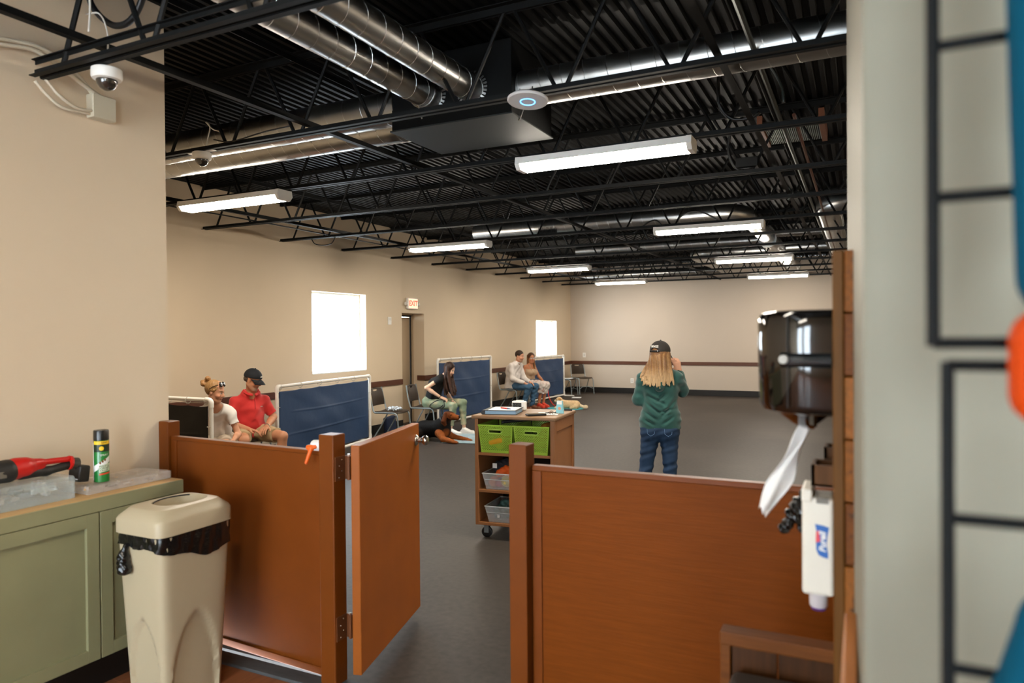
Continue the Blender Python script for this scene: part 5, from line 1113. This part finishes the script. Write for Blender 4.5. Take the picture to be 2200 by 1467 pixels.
S.mesh('top', m_whitetop, w1, .006, noise=cloth_noise(.006, 30, 3))
m_shortk = M('pale_shorts', 'c9b9a4', .85)
S = SD()
for q in 'RL': S.cone(J['H'+q], J['H'+q]+(J['K'+q]-J['H'+q])*.55, .105, .085, .04, None, 2)
S.cone((-.04, -.08, .53), (-.04, .08, .53), .12, .12, .04); S.mesh('shorts', m_shortk, w1, .006)
for q in 'RL': shoe(w1, 'shoe', J['A'+q], (1, 0, 0), m_white, m_white, .24, .9)
S = SD(); S.ell(hq(-.022, 0, .035), V3((.094, .084, .092)), HR_, .02, '9a7448'); S.ell(hq(.085, 0, -.02), V3((.07, .078, .10)), HR_, .015, None, 's'); S.clip(hq(0, 0, -.06), -HR_[:, 2])
for k_ in range(26):
    a_ = -1.5+3.0*k_/25; S.cone(hq(.055*math.cos(a_)+.0, .078*math.sin(a_), .065-.03*abs(a_)), hq(-.10, .03*math.sin(a_), .055), .010, .011, .006, ['a67c4c', '8a6238', 'c09a66'][k_ % 3])
for p in ((-.125, 0, .075), (-.14, .02, .045), (-.135, -.025, .055), (-.115, .01, .105), (-.105, -.015, .125), (-.155, 0, .07)): S.ell(hq(*p), (.030, .028, .026), HR_, .012, ['b98f5c', '9a7044'][int(abs(p[0]*1000)) % 2])
S.mesh('hair', m_hairv, w1, .005, base='a67c4c', noise=lambda P: .003*np.sin(P[:, 0]*240+P[:, 1]*170)*np.sin(P[:, 2]*190))
for y in (.034, -.034):
    c = hq(.062, y, .098); o = SD().ell(c, (.030, .030, .012), HR_@np.array(Matrix.Rotation(R_(52), 3, 'Y')), .01).mesh('sunglasses', m_lensd, w1, .004)
    MB().tube([tuple(hq(.05, y*1.9, .094)), tuple(hq(.0, y*2.5, .062)), tuple(hq(-.03, y*2.5, .03))], .0035, 6).build('temple', m_lensd, o)

# ---- long haired woman with the dog
gl_ = thing('person', 'seated woman with long dark hair, black T-shirt and pale green trousers, holding a leash', 'person', (-6.57, 10.30, 0), R_(10))
J = joints(dict(pel=(-.03, 0, .53), neck=(.20, 0, .985), bend=(-.05, 0, .02), SR=(.17, -.155, .93), SL=(.19, .155, .93), ER=(-.01, -.25, .80), EL=(.18, .20, .68), WR=(.22, -.17, .635), WL=(.34, .06, .56), HR=(.02, -.08, .52), HL=(.02, .08, .52), KR=(.43, -.13, .49), KL=(.52, .09, .535), AR=(.36, -.10, .10), AL=(.53, .09, .10)))
skin = 'e0b79c'; hc = V3((.31, -.01, 1.10)); HR_ = Rhead(-6, 26)
S = SD(); torso(S, J, -.01, skin, .05, .82); arms(S, J, skin, .82); legs(S, J, skin, .85); S.cone(J['neck']-(.02, 0, .03), hc-V3((.03, 0, .05)), .048, .046, .02, skin)
hq = head(S, hc, HR_, skin, .95, True, None, '3a261a', 'b86a5c')
hand(S, J['WR'], (.9, .3, -.35), (0, 0, -1), (.2, .9, .2), skin, .92, 1.1); hand(S, J['WL'], (.7, -.5, -.3), (0, 0, -1), (.3, -.8, .1), skin, .9, .8)
S.mesh('body', m_skin, gl_, .006, base=skin)
m_blackt = M('black_cotton', '121315', .85, bump=(120, .2, .002))
S = SD(); torso(S, J, .014, None, .05, .87)
for q in 'RL': S.cone(J['S'+q], J['S'+q]+(J['E'+q]-J['S'+q])*.32, .058, .056, .03, None, 2)
S.cone(J['neck']+V3((.03, 0, .03)), J['neck']+V3((.08, 0, .0)), .055, .05, .01, None, 0, 's'); S.clip((0, 0, .50), (-.15, 0, -1)); S.mesh('t_shirt', m_blackt, gl_, .006, noise=cloth_noise(.003, 30, 4))
m_sage = M('sage_trousers', '7f8f76', .85, bump=(130, .3, .002), var=.10, vscale=12, var2=('b3a888', 9, .5, .7))
S = SD(); legs(S, J, None, .92, .012); S.cone((-.04, -.075, .54), (-.04, .075, .54), .118, .118, .04)
for q in 'RL': S.clip(J['A'+q]+(0, 0, .06), (0, 0, -1), .10)
S.mesh('trousers', m_sage, gl_, .006, noise=cloth_noise(.0035, 36, 5))
for q in 'RL': shoe(gl_, 'shoe', J['A'+q], (1, -.05, 0), m_white, m_white, .26, .95)
S = SD(); roots = []; ends = []; rng = random.Random(9)
for k_ in range(30):
    a_ = -1.35+2.7*k_/29; sd = math.sin(a_); roots.append(hq(-.03+.055*math.cos(a_*1.1), .078*sd, .065-.02*abs(sd)))
    ends.append(hc+V3((.02+.055*rng.random()+.02*math.cos(a_), .095*sd-.03+.02*rng.random(), -.36-.10*rng.random()))+V3((.02, 0, 0)))
for k_ in range(16):
    a_ = PI*.55+PI*.9*k_/15; roots.append(hq(.085*math.cos(a_), .08*math.sin(a_), .02)); ends.append(hc+V3((-.05+.06*rng.random(), .09*math.sin(a_)-.02, -.33-.1*rng.random())))
strands(S, roots, ends, .017, .010, .012, ['2c1a12', '3a2318', '4a2c1e'], (-.02, 0, 0), 5)
S.ell(hq(-.012, 0, .04), V3((.096, .083, .092)), HR_, .02, '2c1a12'); S.ell(hq(.095, 0, -.03), V3((.062, .060, .105)), HR_, .012, None, 's')
S.mesh('hair', m_hairv, gl_, .005, base='33201a', noise=lambda P: .002*np.sin(P[:, 0]*230+P[:, 1]*210))
MB().tube([tuple(p) for p in arc(tuple(J['WR']-unit(J['WR']-J['ER'])*.015), .027, 0, 2*PI, 14, (0, 1, 0), tuple(unit(np.cross(J['WR']-J['ER'], (0, 1, 0)))))][:-1], .005, 5, closed=True).build('bracelet', m_blackt, gl_)

# ---- man in the white shirt
mw = thing('person', 'seated man in a white shirt and blue jeans beside the woman in tan', 'person', (-7.03, 14.38, 0), R_(0))
J = joints(dict(pel=(-.02, 0, .53), neck=(.10, 0, 1.045), bend=(-.06, 0, 0), SR=(.06, -.19, .975), SL=(.07, .19, .975), ER=(.10, -.25, .70), EL=(.14, .25, .70), WR=(.34, -.14, .61), WL=(.36, .12, .61), HR=(.02, -.09, .53), HL=(.02, .09, .53), KR=(.46, -.12, .52), KL=(.50, .13, .52), AR=(.30, -.12, .09), AL=(.40, .14, .09)))
skin = 'c99274'; hc = V3((.165, 0, 1.195)); HR_ = Rhead(-4, 10)
S = SD(); torso(S, J, -.012, skin, .05, 1.0); arms(S, J, skin, 1.0); legs(S, J, skin, 1.0); S.cone(J['neck']-(0, 0, .04), hc-V3((.02, 0, .06)), .060, .058, .02, skin)
hq = head(S, hc, HR_, skin, 1.02, False, '8a7464', '3a2a20'); hand(S, J['WR'], (.9, .2, -.35), (0, 0, -1), (.2, .9, .1), skin, 1.05, .5); hand(S, J['WL'], (.9, -.3, -.3), (0, 0, -1), (.2, -.9, .1), skin, 1.05, .5)
S.mesh('body', m_skin, mw, .007, base=skin)
m_wshirt = M('white_shirt', 'd8d0ca', .8, bump=(100, .2, .002))
S = SD(); torso(S, J, .02, None, .05, 1.08)
for q in 'RL': S.cone(J['S'+q], J['E'+q], .072, .058, .03); S.cone(J['E'+q], J['W'+q], .057, .042, .03, None, 2)
S.cone((-.02, -.09, .53), (-.02, .09, .53), .12, .12, .04); S.cone(hc-V3((.02, 0, .06)), hc+(0, 0, .06), .062, .072, .008, None, 0, 's'); S.clip((0, 0, .48), (0, 0, -1))
so = S.mesh('shirt', m_wshirt, mw, .0065, noise=cloth_noise(.006, 27, 6))
S = SD()
for k_ in range(12):
    a_, b_ = [2*PI*(k_+o)/13+.25 for o in (0, 1)]; f_ = lambda t_: J['neck']+V3((.012+.074*math.cos(t_), .077*math.sin(t_), .030-.035*max(0, math.cos(t_)))); S.cone(f_(a_), f_(b_), .015, .015, .012)
S.mesh('collar', m_wshirt, so, .005)
m_jean2 = M('faded_denim', '3d5f7c', .8, bump=(160, .3, .002), var=.22, vscale=9)
S = SD(); legs(S, J, None, 1.02, .016); S.cone((-.04, -.085, .53), (-.04, .085, .53), .12, .12, .04); S.clip((0, 0, .62), (0, 0, 1)).clip((0, 0, .055), (0, 0, -1)); S.mesh('jeans', m_jean2, mw, .007, noise=cloth_noise(.005, 40, 7))
m_bshoe = M('brown_leather', '6a3c24', .45)
for q in 'RL': shoe(mw, 'shoe', J['A'+q], (1, -.05, 0), m_bshoe, m_bk, .28, 1.05)
S = SD(); S.ell(hq(-.014, 0, .042), V3((.100, .084, .094)), HR_, .02, '33241a'); S.ell(hq(.10, 0, -.025), V3((.075, .09, .098)), HR_, .012, None, 's'); S.clip(hq(0, 0, -.045), -HR_[:, 2]); S.ell(hq(.0, .08, -.03), (.03, .025, .04), HR_, .01, None, 's'); S.ell(hq(.0, -.08, -.03), (.03, .025, .04), HR_, .01, None, 's')
S.mesh('hair', m_hairv, mw, .005, base='33241a', noise=lambda P: .003*np.sin(P[:, 0]*260)*np.sin(P[:, 1]*260))

# ---- woman in the tan dress
w2 = thing('person', 'seated woman in a tan sleeveless top, white skirt and coral shoes, wearing glasses', 'person', (-6.95, 15.05, 0), R_(-14))
J = joints(dict(pel=(-.02, 0, .53), neck=(.05, 0, .985), bend=(-.02, 0, 0), SR=(.03, -.155, .93), SL=(.03, .155, .93), ER=(-.02, -.235, .70), EL=(.12, .23, .69), WR=(.16, -.21, .58), WL=(.32, .13, .60), HR=(.02, -.08, .53), HL=(.02, .08, .53), KR=(.44, -.05, .52), KL=(.45, .07, .52), AR=(.34, -.06, .09), AL=(.36, .08, .09)))
skin = 'bd7f5c'; hc = V3((.075, 0, 1.135)); HR_ = Rhead(-30, 4, 0)
S = SD(); torso(S, J, 0, skin, .05, .88); arms(S, J, skin, .85); legs(S, J, skin, .9); S.cone(J['neck']-(0, 0, .03), hc-V3((.01, 0, .05)), .048, .046, .02, skin)
S.ell(J['pel']+V3((.14, .075, .27)), (.055, .06, .06), None, .05, skin); S.ell(J['pel']+V3((.14, -.075, .27)), (.055, .06, .06), None, .05, skin)
hq = head(S, hc, HR_, skin, .96, True, None, '4a3222', 'a85c50'); hand(S, J['WR'], (.9, .3, -.2), (0, 0, -1), (.2, .9, .2), skin, .92, .6); hand(S, J['WL'], (.9, -.3, -.2), (0, 0, -1), (.2, -.9, .2), skin, .92, .5)
S.mesh('body', m_skin, w2, .007, base=skin)
m_tan = M('tan_knit', 'b59a7e', .85, bump=(110, .2, .002)); m_skirt = M('white_skirt', 'd9ccc4', .85, var2=('b98a7c', 16, .56, .62))
S = SD(); torso(S, J, .016, None, .05, .9); S.ell(J['pel']+V3((.14, .075, .27)), (.068, .072, .07), None, .05); S.ell(J['pel']+V3((.14, -.075, .27)), (.068, .072, .07), None, .05); S.clip((0, 0, .52), (0, 0, -1)).clip((.05, 0, .885), (.15, 0, 1)); tp_ = S.mesh('top', m_tan, w2, .0065)
for s_ in (1, -1): MB().tube([(.155, s_*.08, .86), (.10, s_*.085, .96), (.03, s_*.09, .99), (-.06, s_*.08, .93), (-.08, s_*.07, .87)], .007, 6).build('strap', m_tan, tp_)
S = SD()
for q in 'RL': S.cone(J['H'+q], J['K'+q], .108, .082, .06); S.cone(J['K'+q]+(0, 0, -.01), J['K'+q]+(J['A'+q]-J['K'+q])*.42, .082, .078, .05, None, 2)
S.cone((-.04, -.075, .53), (-.04, .075, .53), .122, .122, .04); S.clip((0, 0, .645), (0, 0, 1)); S.mesh('skirt', m_skirt, w2, .0065, noise=cloth_noise(.005, 40, 8))
m_coral = M('coral_shoe', 'd9452f', .6); 
for q in 'RL': shoe(w2, 'shoe', J['A'+q], (1, -.1, 0), m_coral, m_coral, .25, .95)
SD().cone((.10, -.13, .61), (.13, .10, .60), .045, .045, .03).mesh('waist_bag', m_bk, w2, .007)
S = SD(); roots = []; ends = []; rng = random.Random(4)
for k_ in range(40):
    a_ = -2.4+4.8*k_/39; roots.append(hq(-.01+.07*math.cos(a_)*.5, .078*math.sin(a_*.65), .06)); sg = math.sin(a_*.65)
    ends.append(hc+HR_@V3((.02-.07*(1-abs(sg)), .105*sg, -.26-.12*rng.random())))
strands(S, roots, ends, .016, .010, .010, ['5a3a22', '6e4828', '9a6a3c'], (0, 0, 0), 5)
S.ell(hq(-.014, 0, .04), V3((.096, .084, .092)), HR_, .02, '4a2f1c'); S.ell(hq(.095, 0, -.035), V3((.085, .058, .11)), HR_, .01, None, 's')
S.mesh('hair', m_hairv, w2, .006, base='6e4828', noise=lambda P: .002*np.sin(P[:, 0]*230+P[:, 1]*210))
glasses(w2, hq, HR_, m_wire_g, glassy('spectacle_lens_b', 'eef2f2', .35, .03), x=.104, s_=1.15)

# ---- dogs
def dogmesh(S, name, t, h, base, noise=None, mat=None): return S.mesh(name, mat or m_furv, t, h, base=base, noise=noise)
dg_ = thing('dog', 'black and tan hound lying on the floor in front of the long haired woman', 'dog', (-6.12, 9.62, 0), R_(4))
BK, TN, DK = '0b0908', '8a4c22', '150f0b'
S = SD()
S.cone((-.42, .03, .13), (-.18, .02, .165), .125, .135, .06, BK); S.cone((-.18, .02, .165), (.12, .01, .20), .135, .135, .06, BK); S.ell((.15, 0, .19), (.14, .125, .155), None, .06, BK)
S.cone((.14, .0, .25), (.24, 0, .37), .105, .075, .05, BK)                         # neck
S.ell((.275, 0, .415), (.085, .070, .068), None, .03, '6a3818'); S.cone((.30, 0, .405), (.425, 0, .385), .052, .037, .03, TN); S.cone((.33, 0, .375), (.415, 0, .362), .034, .026, .02, TN); S.ell((.452, 0, .392), (.016, .018, .014), None, .008, '0e0c0b')
for s_ in (1, -1):
    S.cone((.245, s_*.065, .45), (.225, s_*.092, .33), .026, .036, .015, '5a3019'); S.cone((.225, s_*.092, .33), (.245, s_*.085, .275), .036, .016, .015, '5a3019')
    S.ell((.335, s_*.036, .438), (.018, .02, .012), None, .02, TN)
S.cone((.16, -.115, .13), (.25, -.16, .055), .062, .048, .03, TN); S.cone((.25, -.16, .055), (.44, -.20, .034), .044, .032, .02, TN); S.ell((.475, -.205, .026), (.05, .036, .026), None, .015, TN)
S.cone((.16, .10, .13), (.29, .11, .060), .06, .046, .03, TN); S.cone((.29, .11, .06), (.56, .06, .034), .042, .030, .02, TN); S.ell((.595, .055, .026), (.05, .036, .026), None, .015, TN)
for k_ in range(4):
    for c in ((.515, -.205-.024+.016*k_), (.635, .055-.024+.016*k_)): S.ell((c[0], c[1], .018), (.016, .010, .015), None, .004, '6e3c1a')
S.cone((-.36, -.12, .13), (-.20, -.17, .11), .105, .075, .04, DK); S.cone((-.20, -.17, .11), (-.30, -.19, .045), .06, .042, .02, TN); S.cone((-.30, -.19, .042), (-.12, -.22, .032), .036, .030, .02, TN); S.ell((-.09, -.225, .026), (.05, .034, .025), None, .012, '6e3c1a')
S.cone((-.36, .13, .11), (-.2, .17, .08), .09, .06, .04, BK); S.cone((-.5, .0, .10), (-.72, .12, .03), .035, .016, .03, BK)
S.paint((.37, 0, .33), (.10, .06, .045), '3a2012', None, .5); S.paint((.455, 0, .393), (.022, .024, .02), '0c0a09'); S.paint((.335, .050, .425), (.014, .014, .010), '0c0806'); S.paint((.335, -.050, .425), (.014, .014, .010), '0c0806')
S.paint((.27, 0, .47), (.08, .045, .04), '1c130d', None, .5); S.paint((.24, -.06, .12), (.07, .06, .07), '8e4e22', None, .5); S.clip((0, 0, .002), (0, 0, -1))
dogmesh(S, 'body', dg_, .0065, BK, lambda P: .0016*np.sin(P[:, 0]*160+P[:, 2]*90)*np.sin(P[:, 1]*170))
MB().tube([tuple(p) for p in arc((.20, 0, .315), .097, 0, 2*PI, 20, (.64, 0, -.77), (0, 1, 0))][:-1], .008, 6, closed=True).build('collar', m_bk, dg_)
pp = thing('dog', 'cream curly haired puppy lying on the round teal mat', 'dog', (-5.93, 14.90, 0), R_(196))
S = SD(); CR, CR2 = 'dcbe95', 'e8d3b2'
S.cone((-.20, 0, .095), (.08, 0, .105), .092, .090, .05, CR); S.ell((.12, 0, .10), (.095, .085, .09), None, .04, CR); S.cone((.12, 0, .14), (.16, 0, .18), .07, .06, .03, CR)
S.ell((.185, 0, .205), (.068, .066, .062), None, .03, CR); S.cone((.22, 0, .19), (.265, 0, .178), .036, .028, .02, CR2); S.ell((.289, 0, .185), (.010, .012, .009), None, .005, '1a120e')
for s_ in (1, -1): S.cone((.165, s_*.060, .225), (.170, s_*.078, .15), .024, .030, .012, 'bd915e'); S.cone((.14, s_*.075, .05), (.27, s_*.065, .024), .035, .024, .02, CR2); S.cone((-.20, s_*.085, .06), (-.09, s_*.10, .03), .055, .028, .03, CR); S.paint((.242, s_*.026, .215), (.010, .010, .008), '160e0a')
S.cone((-.28, 0, .085), (-.40, .04, .035), .03, .030, .02, CR2); S.ell((-.42, .045, .05), (.05, .045, .045), None, .03, CR2); S.paint((.289, 0, .185), (.014, .016, .013), '1a120e'); S.clip((0, 0, .016), (0, 0, -1))
dogmesh(S, 'body', pp, .005, CR, lambda P: .006*np.sin(P[:, 0]*170+2*np.sin(P[:, 1]*90))*np.sin(P[:, 1]*180+P[:, 2]*60)*np.sin(P[:, 2]*160))
def wpt(t, p): return tuple(Matrix.Translation(t.location) @ Matrix.Rotation(t.rotation_euler[2], 4, 'Z') @ Vector(p))
h0 = wpt(gl_, (.28, -.14, .615)); c0 = wpt(dg_, (.16, -.06, .36))
tag(MB().tube(bez([h0, (h0[0]-.02, h0[1]-.05, .50), wpt(gl_, (.10, -.2, .44)), wpt(gl_, (.04, -.22, .50)), wpt(gl_, (.15, -.22, .58)), wpt(gl_, (.26, -.2, .60)), wpt(gl_, (.30, -.22, .50)), wpt(gl_, (.24, -.24, .44)), c0], 8), .008, 6).build('leash', M('braided_black', '1d1c1b', .6, var=.5, vscale=60), None, smooth=True), 'black braided leash looped from her hand to the hound', 'leash', 'dog leashes')
h0 = wpt(w2, (.42, .10, .575)); c0 = wpt(pp, (.12, .05, .17))
tag(MB().tube(bez([h0, (h0[0]+.06, h0[1]-.02, .45), (h0[0]+.10, h0[1]-.03, .22), (-6.25, 14.93, .06), c0], 8), .010, 6).build('leash', M('red_leash', 'd42a22', .6), None, smooth=True), 'red leash running from the woman in tan to the cream puppy', 'leash', 'dog leashes')
